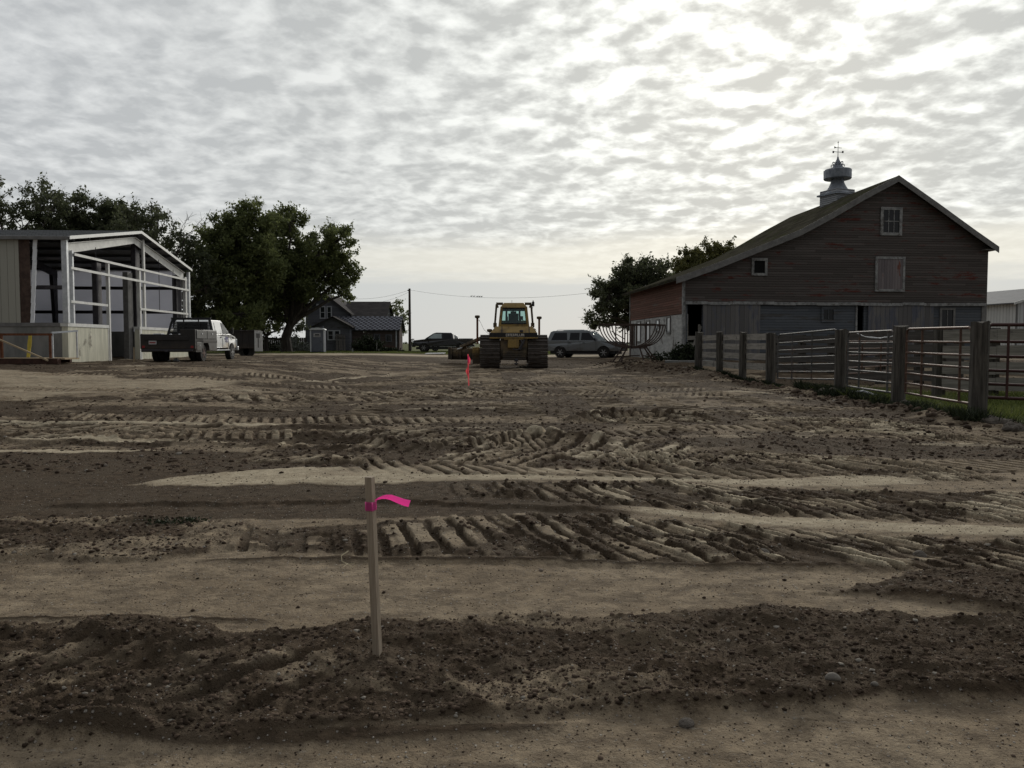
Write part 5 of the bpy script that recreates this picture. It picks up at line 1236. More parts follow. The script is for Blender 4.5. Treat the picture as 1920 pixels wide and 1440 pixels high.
def car(name, label, cat, loc, rz, L, wd, prof_top, green, arches, zb, paint_, glass_sets, wind, rearw, rimm='rim', tumble=.22, group=None, zbelt=1.1, wr=.38):
    T = thing(name, label, cat, loc, rz, group, local=True)
    hw = wd / 2; xf = lambda y, z: hw - max(0, y - (L - .45)) * .30 - max(0, .4 - y) * .15 - max(0, .75 - z) * .05
    pr = under(0, L, zb, arches) + prof_top; m = MB(); m.shell(pr, xf); m.build('body', paint_, T, bevel=.035)
    gx = lambda y, z: hw - .04 - (z - zbelt) * tumble; m = MB(); m.shell(green, gx); cab = m.build('cab', paint_, T, bevel=.03)
    for q in glass_sets: side_glass(cab, q, gx, 'glass_black')
    endglass(cab, *wind, gx, .09, 'glass_pale'); 
    if rearw: endglass(cab, *rearw, gx, .10, 'glass_black', 'rear_window')
    for yc, r in arches:
        for s in (-1, 1): wheel(T, s * (hw - .14), yc, wr, .25, rimm)
    m = MB(); m.bb(-hw + .12, hw - .12, .3, L - .3, .28, .50); m.build('chassis', 'black_plastic', T)
    for yc, r in arches: m = MB(); m.bb(-hw + .05, hw - .05, yc - r + .02, yc + r - .02, .36, .36 + r - .05); m.build('wheel_well', 'black_plastic', T)
    for s in (-1, 1): m = MB(); m.box((s * (hw + .10), green[-1][0] - .30, zbelt + .10), (.20, .09, .17)); m.build('mirror', 'black_plastic', T, bevel=.02)
    return T, xf, gx
# grey SUV right of the bulldozer
L = 5.25; Ysu = 55.2; r_ = W(1042, 644, Ysu + .6)
T, xf, gx = car('suv', 'pewter grey long SUV with roof rails parked between the bulldozer and the hay feeder', 'suv', (r_.x - .35, Ysu + 1.2, gz(3, Ysu)), -math.pi / 2 - R(22), L, 1.98,
    [(L, .80), (L - .02, 1.05), (L - .12, 1.12), (L - 1.35, 1.21), (L - 1.42, 1.20), (.10, 1.20), (0, .95)],
    [(.06, 1.17), (.30, 1.80), (.50, 1.88), (2.95, 1.90), (3.15, 1.84), (3.85, 1.18)], [(1.05, .47), (4.15, .47)], .48, 'paint_pewter',
    [[(.38, 1.24), (1.55, 1.24), (1.50, 1.74), (.62, 1.74)], [(1.72, 1.24), (2.42, 1.24), (2.42, 1.74), (1.76, 1.74)], [(2.55, 1.24), (3.55, 1.24), (3.08, 1.74), (2.57, 1.74)]],
    (3.85, 1.18, 3.15, 1.84), (.06, 1.17, .30, 1.80), zbelt=1.18, wr=.39)
m = MB(); m.bb(-.85, .85, L - .06, L + .03, .78, 1.0); m.build('grille', 'black_plastic', T, bevel=.01)
m = MB(); m.bb(-.97, .97, L - .10, L + .10, .48, .72); m.build('front_bumper', 'paint_pewter', T, bevel=.04)
m = MB(); m.bb(-.95, .95, -.10, .08, .50, .74); m.build('rear_bumper', 'black_plastic', T, bevel=.03)
m = MB(); m.bb(-.85, .85, L + .03, L + .045, .88, .92); m.build('grille_bar', 'galv', T)
for s in (-1, 1):
    m = MB(); m.box((s * .80, L - .03, .93), (.30, .14, .20)); m.build('headlight', 'glass_pale', T, bevel=.02)
    m = MB(); m.box((s * .84, .05, 1.0), (.12, .10, .36)); m.build('tail_light', 'red_lens', T, bevel=.01)
    m = MB(); m.tube([(s * .70, .7, 1.88), (s * .70, .8, 1.935), (s * .72, 2.7, 1.935), (s * .72, 2.8, 1.88)], .022, 5); m.build('roof_rail', 'galv', T)
    m = MB(); m.box((s * .985, 2.0, .78), (.02, 1.9, .05)); m.build('side_moulding', 'paint_pewter', T)
    m = MB()
    for y in (1.63, 2.50, 3.62): m.box((s * .992, y, .90), (.006, .014, .66))
    m.each('door_seam', 'black_plastic', T)
    for y in (2.3, 3.3): m = MB(); m.box((s * 1.0, y - .55, 1.05), (.03, .16, .04)); m.build('door_handle', 'black_plastic', T)
m = MB(); m.bar((-.72, 1.3, 1.935), (.72, 1.3, 1.935), .04, .03); m.bar((-.72, 2.5, 1.935), (.72, 2.5, 1.935), .04, .03); m.each('cross_bar', 'galv', T)

# black pickup facing left
Lp = 5.9; Yb = 79.0; xr = W(888, 644, Yb).x
T, xf, gx = car('pickup_truck', 'black four-door pickup with front bull guard parked side-on left of the bulldozer', 'pickup truck', (xr, Yb, gz(xr - 3, Yb)), math.pi / 2, Lp, 1.98,
    [(Lp, .95), (Lp - .05, 1.15), (Lp - 1.20, 1.28), (2.0, 1.30), (.02, 1.32), (0, .95)],
    [(1.95, 1.28), (2.02, 1.80), (2.15, 1.90), (3.60, 1.92), (3.85, 1.86), (4.75, 1.28)], [(1.20, .50), (4.85, .50)], .58, 'paint_black',
    [[(2.15, 1.34), (2.95, 1.34), (2.95, 1.78), (2.20, 1.78)], [(3.08, 1.34), (4.45, 1.34), (3.80, 1.80), (3.10, 1.80)]],
    (4.75, 1.28, 3.85, 1.86), (1.95, 1.28, 2.02, 1.80), zbelt=1.28, wr=.42)
for k in T.children:
    if k.name.startswith('cab'):
        for q in k.children:
            if q.name.startswith('side_window') and max(v.co.y for v in q.data.vertices) > 4: q.data.materials[0] = MATS['glass_pale']
m = MB()
for xx in (-.5, .5): m.tube([(xx, Lp + .05, .5), (xx, Lp + .2, .7), (xx, Lp + .2, 1.25), (xx, Lp + .05, 1.3)], .04, 6)
for zz in (.7, .95, 1.22): m.tube([(-.85, Lp + .10, zz), (-.5, Lp + .2, zz), (.5, Lp + .2, zz), (.85, Lp + .10, zz)], .035, 6)
m.build('bull_guard', 'black_plastic', T)
m = MB(); m.bb(-.97, .97, Lp - .05, Lp + .10, .50, .78); m.build('front_bumper', 'dark_steel', T, bevel=.03)
m = MB(); m.bb(-.97, .97, -.12, .02, .55, .75); m.build('rear_bumper', 'dark_steel', T, bevel=.03)
m = MB(); m.bb(-.88, .88, .05, 1.9, 1.322, 1.345); m.build('bed_cover', 'black_plastic', T)
for s in (-1, 1): m = MB(); m.box((s * .82, Lp - .03, 1.0), (.28, .12, .18)); m.build('headlight', 'glass_pale', T, bevel=.02)
# silver car behind it
xr = W(866, 644, 90).x
T, xf, gx = car('parked_car', 'silver pickup cab just showing above the bed of the black pickup', 'car', (xr + 1.2, 90, gz(xr, 90)), math.pi / 2 + R(8), 5.2, 1.9,
    [(5.2, .85), (5.15, 1.05), (4.1, 1.22), (.05, 1.22), (0, .9)], [(1.5, 1.2), (1.85, 1.72), (2.0, 1.80), (3.1, 1.80), (3.3, 1.74), (4.0, 1.2)], [(.95, .46), (4.2, .46)], .46, 'paint_silver',
    [[(1.95, 1.26), (3.75, 1.26), (3.2, 1.68), (2.1, 1.68)]], (4.0, 1.2, 3.3, 1.74), (1.5, 1.2, 1.85, 1.72), zbelt=1.2, wr=.36)

# dark trailer beyond the white truck
Yd = 54.0; xd = W(447, 644, Yd).x; zd = .62
T = thing('dump_trailer', 'dark box trailer with a pale scuffed rear panel behind the white work truck', 'trailer', (xd, Yd, zd))
x1 = W(477, 644, Yd).x; zt = W(460, 621, Yd).z
m = MB(); m.bb(xd - 1.6, x1, Yd, Yd + 1.3, zd + .55, zt); 
for k in range(7): xx = xd - 1.5 + k * .43; m.bb(xx, xx + .06, Yd - .05, Yd - .002, zd + .55, zt)
m.bb(xd - 1.65, x1 + .03, Yd - .08, Yd + 1.35, zt - .002, zt + .08); m.build('box', 'paint_bed', T)
m = MB(); m.bb(x1 + .02, x1 + .50 + .05, Yd - .06, Yd, zd + .35, zt - .02); pn = m.build('rear_panel', 'white_steel', T, bevel=.01)
m = MB(); m.bb(x1 + .15, x1 + .40, Yd - .075, Yd - .062, zt - .45, zt - .15); m.bb(x1 + .25, x1 + .32, Yd - .075, Yd - .062, zd + .6, zt - .45); m.build('scuff_plate', 'grey_steel', pn)
for xx in (W(455, 644, Yd).x, W(467, 644, Yd).x - .1):
    m = MB(); m.lathe((xx, Yd + .3, zd + .38), [(.22, -.14), (.36, -.14), (.39, -.08), (.39, .08), (.36, .14), (.22, .14)], 18, 'Y'); wv = m.build('wheel', 'rubber', T)
    m = MB(); m.lathe((xx, Yd + .2, zd + .38), [(.22, -.03), (.22, .03), (.08, .05)], 14, 'Y'); m.build('rim', 'rim_rusty', wv)
m = MB(); m.bb(xd - 1.6, x1, Yd + .2, Yd + 1.2, zd + .36, zd + .53); m.build('chassis', 'black_plastic', T)

# ================================================================== BULLDOZER (seen from behind)
Yz = 40.0; xz = W(963.5, 644, Yz).x; zz0 = .20
T = thing('bulldozer', 'mud-covered yellow bulldozer with wide tracks seen from behind in the middle of the yard', 'bulldozer', (xz, Yz, zz0), local=True)
path = [(.55, 0), (3.5, 0), (3.9, .14), (4.05, .45), (3.85, .78), (3.3, .98), (1.9, 1.38), (1.15, 1.62), (.75, 1.66), (.35, 1.56), (.10, 1.28), (.0, .9), (.05, .5), (.22, .14)]
def resample(path, n):
    P = [Vector((0, a, b_)) for a, b_ in path]; P.append(P[0]); Ls = [(P[i + 1] - P[i]).length for i in range(len(P) - 1)]; Lt = sum(Ls); out = []
    for k in range(n):
        d = Lt * k / n; i = 0
        while d > Ls[i]: d -= Ls[i]; i += 1
        out.append((P[i].lerp(P[i + 1], d / Ls[i]), (P[i + 1] - P[i]).normalized()))
    return out
for s in (-1, 1):
    m = MB(); xc = s * 1.21
    for p, d in resample(path, 46):
        a = math.atan2(d.z, d.y); jit = random.uniform(-.012, .012)
        nrm = Vector((0, d.z, -d.y))
        m.box((xc + jit, p.y, p.z), (1.0, .19, .035), rx=a)
        q = p + nrm * .045; m.box((xc + jit, q.y, q.z), (1.0, .035, .09), rx=a)
    tr = m.build('track', 'track_steel', T)
    m = MB(); m.lathe((xc, .72, 1.02), [(.2, -.2), (.52, -.18), (.52, .18), (.2, .2)], 20, 'X'); m.build('sprocket', 'cat_dull', tr)
    m = MB(); m.lathe((xc, 3.55, .46), [(.1, -.2), (.38, -.18), (.38, .18), (.1, .2)], 18, 'X'); m.lathe((xc, .65, .42), [(.1, -.2), (.34, -.18), (.34, .18), (.1, .2)], 18, 'X'); m.bb(xc - .2, xc + .2, .6, 3.6, .25, .6); m.build('track_frame', 'cat_dull', tr)
    # fender
    m = MB(); m.bb(s * .72, s * 1.20, .15, 2.2, 1.62, 1.70); m.build('fender', 'cat_dull', T, bevel=.01)
m = MB(); m.bb(-.68, .68, .10, 2.6, .62, 1.60); m.build('transmission_case', 'cat_dull', T, bevel=.03)
m = MB(); m.box((-.02, .06, 1.28), (.60, .14, .42), tx=.9); m.build('rear_cover', 'cat_yellow', T, bevel=.03)
m = MB(); m.bar((.30, .02, .98), (.52, .02, 1.5), .12, .10); m.tube([(.36, 0, 1.5), (.42, -.02, 1.3), (.25, -.02, 1.0)], .05, 6); m.tube([(-.05, -.05, 1.02), (.12, -.07, .98), (.3, -.05, 1.02)], .03, 6); m.build('hydraulic_hoses', 'dark_steel', T)
m = MB(); m.bb(-.55, .60, -.05, .12, .48, .92)
for k in range(4): m.bb(-.57, .62, -.075, -.052, .50 + k * .11, .54 + k * .11)
m.build('hitch_plate', 'cat_dull', T, bevel=.01)
m = MB(); m.bb(.02, .22, -.28, .02, .40, .52); m.bb(.02, .22, -.28, -.05, .26, .32); m.tube([(.12, -.18, .2), (.12, -.18, .56)], .03, 8); m.build('drawbar', 'dark_steel', T, bevel=.01)
m = MB(); m.bb(-1.22, 1.20, -.02, .10, 1.545, 1.615); m.bb(-.5, .5, .0, .3, 1.48, 1.54); m.build('rear_sill', 'cat_yellow', T, bevel=.01)
m = MB(); m.bb(-1.20, 1.18, .02, 1.1, 1.62, 1.83); band = m.build('name_band', 'black_plastic', T, bevel=.01)
m = MB(); m.prism([(-1.20, .04, 1.832), (1.18, .04, 1.832), (1.18, 1.1, 1.832), (-1.20, 1.1, 1.832)], (0, 0, .01))
a = [(-1.18, .05, 1.845), (1.16, .05, 1.845), (1.16, 1.1, 1.845), (-1.18, 1.1, 1.845)]; b_ = [(-.92, .30, 2.16), (.92, .30, 2.16), (.92, 1.0, 2.16), (-.92, 1.0, 2.16)]
m._a(a + b_, [(0, 3, 2, 1), (4, 5, 6, 7), (0, 1, 5, 4), (1, 2, 6, 5), (2, 3, 7, 6), (3, 0, 4, 7)]); tk = m.build('fuel_tank', 'cat_yellow', T, bevel=.015)
m = MB()
for xx in (-.60, .77): m.bar((xx, .02, 1.84), (xx, .27, 2.16), .035, .02, (0, 1, 0))
m.lathe((.38, .10, 1.92), [(.09, -.05), (.09, .04), (.05, .06)], 12); m.build('tank_strap', 'dark_steel', tk)
# raised maker's lettering, built from block strokes
GL = {'C': ['111', '100', '100', '100', '111'], 'A': ['111', '101', '111', '101', '101'], 'T': ['111', '010', '010', '010', '010'], 'E': ['111', '100', '110', '100', '111'], 'R': ['110', '101', '110', '101', '101'],
      'P': ['111', '101', '111', '100', '100'], 'I': ['010', '010', '010', '010', '010'], 'L': ['100', '100', '100', '100', '111']}
m = MB(); x = -.40; cw = .0225; ch = .026
for chh in 'CATERPILLAR':
    wd_ = 1 if chh == 'I' else 3
    for r_i, row in enumerate(GL[chh]):
        for c_i, b2_ in enumerate(row):
            if b2_ == '1': cc = 0 if chh == 'I' else c_i; m.bb(x + cc * cw, x + (cc + 1) * cw + .002, .0, .015, 1.79 - (r_i + 1) * ch - .002, 1.79 - r_i * ch)
    x += (wd_ + 1.0) * cw
m.build('lettering', 'letter', band)
m = MB(); m.bb(-.55, .55, 1.1, 3.7, 1.4, 2.15); m.build('engine_hood', 'cat_yellow', T, bevel=.06)
m = MB(); m.lathe((1.02, 1.4, 1.95), [(.13, -.2), (.15, 0), (.13, .2)], 12, 'Y'); m.build('air_cleaner', 'cat_dull', T)
# cab
def cx_(z): return .78 - (z - 2.16) * .105
m = MB()
for s in (-1, 1):
    for y in (.42, 1.85): m.bar((s * (cx_(2.16) - .06), y, 2.16), (s * (cx_(3.2) - .06), y + (.06 if y < 1 else -.06), 3.16), .13, .13)
m.bb(-.76, .76, .38, .50, 2.16, 2.27); m.bb(-.72, .72, 1.78, 1.9, 2.16, 2.5)
cab = m.build('cab', 'cat_yellow', T, bevel=.01)
m = MB(); a = [(-.70, .36, 3.10), (.70, .36, 3.10), (.70, 1.95, 3.10), (-.70, 1.95, 3.10)]; b_ = [(-.50, .50, 3.36), (.50, .50, 3.36), (.50, 1.8, 3.36), (-.50, 1.8, 3.36)]
m._a(a + b_, [(0, 3, 2, 1), (4, 5, 6, 7), (0, 1, 5, 4), (1, 2, 6, 5), (2, 3, 7, 6), (3, 0, 4, 7)]); m.build('roof', 'cat_yellow', cab, bevel=.03)
m = MB(); m.prism([(-.66, .40, 2.27), (.66, .40, 2.27), (.58, .45, 3.09), (-.58, .45, 3.09)], (0, .012, 0)); m.build('rear_window', 'glass_clear', cab)
m = MB()
for a, b_ in (((-.64, 2.28), (-.56, 3.08)), ((.64, 2.28), (.56, 3.08))): m.bar((a[0], .385, a[1]), (b_[0], .43, b_[1]), .05, .02, (0, 1, 0))
m.bar((-.64, .385, 2.30), (.64, .385, 2.30), .02, .06); m.bar((-.58, .43, 3.07), (.58, .43, 3.07), .02, .06); m.build('window_seal', 'black_plastic', cab)
m = MB()
for xx in (-.38, .30): m.bar((xx * 1.05, 1.84, 2.2), (xx, 1.8, 3.1), .10, .06)
m.bb(-.08, -.0, 1.8, 1.84, 2.5, 3.1); m.bb(-.62, .62, 1.8, 1.86, 2.99, 3.10); m.build('front_pillars', 'black_plastic', cab)
m = MB(); m.box((-.02, .95, 2.50), (.52, .16, .66), rx=-.1); m.box((-.02, 1.15, 2.3), (.54, .55, .2)); m.box((-.02, .93, 2.86), (.30, .12, .16)); m.box((.40, 1.3, 2.62), (.16, .2, .18)); m.box((-.36, 1.0, 2.5), (.12, .4, .35)); m.tube([(.30, 1.5, 2.3), (.38, 1.5, 2.55), (.5, 1.5, 2.5)], .03, 6); m.build('operator_seat', 'black_plastic', cab, bevel=.02)
for s in (-1, 1): m = MB(); m.prism([(s * .74, .5, 2.3), (s * .74, 1.78, 2.3), (s * .66, 1.74, 3.08), (s * .66, .54, 3.08)], (s * .01, 0, 0)); m.build('side_window', 'glass_clear', cab)
# roll-over posts and lights
for s in (-1, 1):
    m = MB(); m.bar((s * .98, .75, 2.1), (s * .88, .75, 3.30), .10, .14); m.box((s * .96, .75, 2.24), (.18, .22, .22)); m.bar((s * .90, .75, 3.32), (s * .55, .75, 3.32), .14, .13); m.bar((s * .87, .72, 3.30), (s * .80, .72, 3.12), .09, .09); m.build('rollover_post', 'cat_dull', T, bevel=.01)
m = MB(); m.box((.98, .62, 3.30), (.13, .14, .22)); m.box((.98, .62, 3.44), (.06, .06, .08)); m.tube([(.98, .62, 3.2), (.94, .62, 3.05), (.92, .66, 2.95)], .012, 4); m.build('work_light', 'black_plastic', T, bevel=.02)
m = MB(); m.tube([(-.10, 1.0, 3.35), (-.10, 1.0, 3.52)], .008, 4); m.build('antenna', 'black_plastic', T)
def gps(xw, Yl, ztop, zbot, r=.055, name='antenna_mast'):
    m = MB(); m.tube([(xw, Yl, zbot), (xw, Yl, ztop)], r, 8); a_ = m.build(name, 'rust', T)
    m = MB(); m.lathe((xw, Yl, ztop), [(.05, -.06), (.13, -.02), (.14, .05), (.12, .10), (.05, .11)], 12); m.build('receiver', 'cat_dull', a_); return a_
def lz(px, py, Yl): p = W(px, py, Yz + Yl); return p.x - xz, p.z - zz0
x_, zt_ = lz(895, 595, 2.6); _, zb_ = lz(895, 645, 2.6); gps(x_, 2.6, zt_, zb_)
x_, zt_ = lz(1011, 597, 2.6); gps(x_, 2.6, zt_, 1.4)
x_, zt_ = lz(918, 619, .6); gps(x_, .6, zt_ - .05, 1.66, .02, 'short_antenna')
m = MB(); xa, za = lz(899, 600, 2.5); xb, zb2 = lz(917, 627, .6); m.tube([(xa, 2.5, za), ((xa + xb) / 2 - .02, 1.6, (za + zb2) / 2 - .12), (xb, .6, zb2)], .010, 4); m.tube([(xa - .12, 2.55, za - .02), (xa, 2.5, za), (xa, 2.5, za - .08)], .012, 4); m.build('antenna_cable', 'black_plastic', T)
# angled blade, reaching out past the left track
xl, _ = lz(845, 650, 7.0); m = MB()
c1 = Vector((xl, 7.0, .75)); c2 = Vector((1.9, 4.7, .75)); n_ = (c2 - c1).normalized(); bk = Vector((n_.y, -n_.x, 0)); bk = bk if bk.y < 0 else -bk
ptsb = []
for dz, o in ((-.40, -.10), (-.20, .04), (.04, .07), (.22, .02), (.30, -.06)): ptsb.append((o, dz))
front = [(o, dz) for o, dz in ptsb]; back = [(o + .10, dz) for o, dz in ptsb]
loop = front + back[::-1]; m.prism([c1 + bk * o + Vector((0, 0, dz)) for o, dz in loop], c2 - c1); bl = m.build('blade', 'cat_dull', T)
m = MB()
for f in (.02, .12, .25, .6, .9): p = c1.lerp(c2, f) + bk * .2; m.bar(p + Vector((0, 0, -.34)), p + Vector((0, 0, .26)), .08, .12, (0, 1, 0))
p = c1 + bk * .1; m.bar(p + Vector((0, 0, -.38)), p + Vector((0, 0, .32)), .20, .3, (0, 1, 0)); m.each('blade_rib', 'cat_dull', bl)
m = MB(); xa, za = lz(866, 650, 5.6); xb, zb2 = lz(905, 633, 2.9); m.bar((xa, 5.6, za), (xb, 2.9, zb2), .22, .16); m.bar((xa - .35, 5.9, za - .25), (xa + .3, 5.3, za - .05), .10, .10); m.build('push_arm', 'cat_dull', T, bevel=.02)
xa, za = lz(886, 651, 2.4); xb, zb2 = lz(899.5, 682, 2.4); m = MB(); m.bb(xa, xb, 2.3, 2.7, max(zb2, .12), za); m.bb(xa + .04, xb - .04, 2.26, 2.3, za - .45, za - .1); ep = m.build('side_plate', 'cat_yellow', T, bevel=.02)
m = MB(); m.bb(xa - .30, xa, 2.5, 4.6, .55, 1.05); m.build('push_beam', 'cat_dull', T, bevel=.02)
m = MB(); xa, za = lz(858, 655, 5.6); m.tube([(xa, 5.6, za), (xa + .28, 5.3, za + .10)], .035, 8); m.build('cylinder_rod', 'galv', T)

# ================================================================== HAY FEEDER
fx, fy = W(1187, 644, 39.5).x, 39.5; fz = gz(fx, fy) + .02
T = thing('hay_feeder', 'rusty cradle-shaped steel hay feeder standing on the dirt berm by the barn wall', 'hay feeder', (fx, fy, fz), local=True)
zt = W(1187, 609, 39.5).z - fz; zl_ = W(1187, 650, 39.5).z - fz; hw = 50 * 39.5 / F
m = MB(); SK = .21
for k in range(5):
    y = -.9 + k * .45; dx = (k - 2) * SK
    for s in (-1, 1):
        pts = []
        for a in np.linspace(0, 1, 11):
            t_ = a * math.pi / 2; pts.append((dx + s * (hw * math.cos(t_) ** .85 * .93 + .12), y, zt - (zt - zl_) * math.sin(t_) ** 1.1))
        m.tube(pts, .030, 6)
m.each('cradle_rib', 'feeder_steel', T)
m = MB()
for k in (0, 4): dx = (k - 2) * SK; y = -.9 + k * .45; m.bar((dx - hw, y, zt), (dx + hw, y, zt), .07, .07)
for s in (-1, 1): m.bar((-2 * SK + s * hw, -.9, zt), (2 * SK + s * hw, .9, zt), .06, .06)
m.build('top_rail', 'feeder_steel', T)
m = MB()
for k in (0, 4):
    dx = (k - 2) * SK; y = -.9 + k * .45
    for xx in (-.62, -.25, -.13, .38 + .12 * (k == 0)): m.bar((dx + xx * .9, y, zl_), (dx + xx * .9, y, zt), .055, .055)
m.bar((-2 * SK + .24, -.9, zl_ + .05), (-2 * SK + .24, -.9, zt), .12, .05); m.bar((-2 * SK - .1, -.86, zl_ + .36), (-2 * SK - .75, -.86, zl_ + .75), .04, .04)
m.each('end_bar', 'feeder_steel', T)
m = MB()
for y in (-.9, 0, .9): m.bar((y * .35 - .35, y, zl_), (y * .35 + .55, y, zl_), .08, .08)
for xx in (-.35, .1, .5): m.bar((xx - .3, -.9, zl_ - .06), (xx + .3, .9, zl_ - .06), .07, .07)
m.build('bottom_frame', 'feeder_steel', T)
for (x0, x1, y) in ((-.45, -.95, -.85), (-.25, -.55, -.9), (.35, .60, -.9), (.55, 1.05, -.85), (-.3, -.75, .85), (.6, 1.2, .85)):
    m = MB(); m.bar((x0 + y * .2, y, zl_), (x1 + y * .2, y, -.02), .065, .065); m.build('leg', 'feeder_steel', T)
m = MB(); m.bar((-1.05, -.85, .25), (.2, -.85, .32), .05, .05); m.bar((.3, -.85, .30), (.95, -.85, .25), .05, .05); m.build('leg_brace', 'feeder_steel', T)

# ================================================================== CORRAL FENCE
posts = [(1310, 35.2, 623, .34), (1350, 33.0, 623, .27), (1393, 30.6, 623, .27), (1446, 28.0, 625, .31), (1576, 23.5, 618, .30), (1686, 19.4, 612, .31), (1836, 15.4, 604, .31)]
desc = ['farthest timber fence post beside the barn doorway slab', 'second timber fence post counting from the barn doorway', 'third timber fence post counting from the barn doorway', 'timber post where the board fence meets the silver gate',
        'timber post between the silver gate and the tied gate', 'two-toned dark timber post with sunlit left edge between two rusty gates', 'nearest and tallest square timber post at the right edge']
PP = []
for (px, Y, pt_, wd_), d in zip(posts, desc):
    x = W(px, 644, Y).x; zt = W(px, pt_, Y).z; zb_ = gz(x, Y) - .25
    m = MB(); n_ = 8; rr = []
    lean = random.uniform(-.06, .06)
    vs = []
    for i in range(n_ + 1):
        f = i / n_; z = zb_ + (zt - zb_) * f
        for k in range(8):
            a = math.pi / 4 * k + math.pi / 8; q = wd_ / 2 * (1.16 if True else 1) * (1 + random.uniform(-.03, .03)); cs, sn = math.cos(a), math.sin(a); sq = 1 / max(abs(cs), abs(sn)) * .86
            vs.append((x + cs * q * sq + lean * f, Y + sn * q * sq, z + (random.uniform(-.03, .03) if i == n_ else 0)))
    fs = [(i * 8 + k, i * 8 + (k + 1) % 8, (i + 1) * 8 + (k + 1) % 8, (i + 1) * 8 + k) for i in range(n_) for k in range(8)] + [tuple(range(8))[::-1], tuple(n_ * 8 + k for k in range(8))]
    m._a(vs, fs); o = m.build('fence_post', 'post_wood'); o.data.transform(Matrix.Translation((-x, -Y, -zb_))); o.location = (x, Y, zb_)
    tag(o, d, 'fence post', 'timber posts of the corral fence'); PP.append((x, Y, zt, wd_))
# board panels
for i in range(3):
    (x0, Y0, z0, w0), (x1, Y1, z1, w1) = PP[i], PP[i + 1]
    r_ = thing('board_fence', ['four-board weathered plank panel nearest the barn doorway', 'middle weathered plank panel of the board fence', 'weathered plank panel next to the silver gate'][i], 'fence', (x0, Y0, gz(x0, Y0)), group='board panels of the corral fence')
    for k in range(4):
        zz = 1.92 - .17 - k * .37; hh = .25
        a = Vector((x0 + .1, Y0 + .0, zz + random.uniform(-.02, .02))); b_ = Vector((x1 + .1, Y1, zz + random.uniform(-.03, .03)))
        m = MB(); n_ = 5
        m.bar(a, b_, .045, hh * random.uniform(.86, 1.0)); m.build('board', 'plank_wood', r_)
# tube gates
def gate(p0, p1, zt0, zt1, H, n, uprights, mat, label, name='tube_gate', r=.024, offs=.17, topmat=None):
    a = Vector(p0); b_ = Vector(p1); d = (b_ - a); root = thing(name, label, 'gate', (a.x, a.y, zt0 - H), group='tube gates of the corral')
    def at(f, h): p = a.lerp(b_, f); return Vector((p.x, p.y, zt0 + (zt1 - zt0) * f - h))
    sag = lambda f: .006 * math.sin(f * math.pi)
    def rail(h, rr): return [at(f, h + sag(f)) for f in (.0, .2, .4, .6, .8, 1.0)]
    m = MB(); c = .12
    m.tube([at(0, H), at(0, c), at(.012, .03), at(.04, 0), at(.96, 0), at(.988, .03), at(1, c), at(1, H)], r * 1.15, 8); m.tube(rail(H, r), r * 1.1, 8); fr = m.build('gate_frame', mat, root)
    for k in range(1, n): m = MB(); hs = H * (k / n) ** .92; m.tube(rail(hs, r), r, 7); m.build('gate_rail', mat, root)
    for f in uprights: m = MB(); p, q = at(f, H + .0), at(f, -.0); o = Vector((0, -.03, 0)); m.bar(p + o, q + o, .045, .02, (0, 1, 0)); m.build('upright', mat, root)
    return root
x0, Y0 = W(1459, 644, 27.6).x, 27.6; x1, Y1 = W(1570, 644, 23.9).x, 23.9
gate((x0, Y0, 0), (x1, Y1, 0), W(1459, 628, Y0).z, W(1570, 617.5, Y1).z, 1.50, 6, (.26, .60), 'gate_tube', 'silver-topped tube gate, farthest and brightest of the corral gates')
x0, Y0 = W(1590, 644, 23.2).x, 23.2; x1, Y1 = W(1676, 644, 19.9).x, 19.9
gate((x0, Y0, 0), (x1, Y1, 0), W(1590, 624, Y0).z, W(1676, 620, Y1).z, 1.55, 6, (.27, .88), 'gate_tube', 'grey tube gate tied with wire between the two middle timber posts')
x0, Y0 = W(1700, 644, 19.0).x, 19.0; x1, Y1 = W(1822, 644, 15.9).x, 15.9
gate((x0, Y0, 0), (x1, Y1, 0), W(1700, 617, Y0).z, W(1822, 614, Y1).z, 1.52, 6, (.26, .84), 'gate_rust', 'brown rusty tube gate left of the nearest timber post')
x0, Y0 = W(1852, 644, 15.6).x, 15.6; x1, Y1 = W(2010, 644, 15.0).x, 15.0
gate((x0, Y0, 0), (x1, Y1, 0), W(1852, 609, Y0).z, W(2010, 609, Y1).z, 1.42, 5, (.24,), 'panel_maroon', 'dark maroon square-tube corral panel at the right edge of the yard', 'corral_panel', .03)
x0, Y0 = W(1588, 644, 24.5).x, 24.5; x1, Y1 = W(1676, 644, 27).x, 27
gate((x0, Y0, 0), (x1, Y1, 0), W(1588, 640, Y0).z, W(1676, 640, Y1).z, 1.0, 5, (.3, .7), 'gate_rust', 'second rusty gate lying behind the wire-tied gate')
# wire tie
m = MB(); a = W(1603, 624, 22.9); b_ = W(1676, 630, 19.95); pts = [a.lerp(b_, k / 10) + Vector((0, 0, -.10 * math.sin(math.pi * k / 10) + random.uniform(-.01, .01))) for k in range(11)]
m.tube(pts, .012, 5); m.tube([p + Vector((0, .02, random.uniform(-.03, .03))) for p in pts], .010, 5); tag(m.build('tie_wire', 'galv'), 'twisted pale wire drooping across the top of the tied gate', 'wire')
m = MB(); a = W(1592, 722, 22); b_ = W(1646, 720, 21.4); a.z = gz(a.x, a.y) + .12; b_.z = gz(b_.x, b_.y) + .15; m.tube([a, a.lerp(b_, .5) + Vector((0, 0, .1)), b_], .035, 7); tag(m.build('pipe', 'white_board'), 'short pale pipe lying in the grass behind the tied gate', 'pipe')
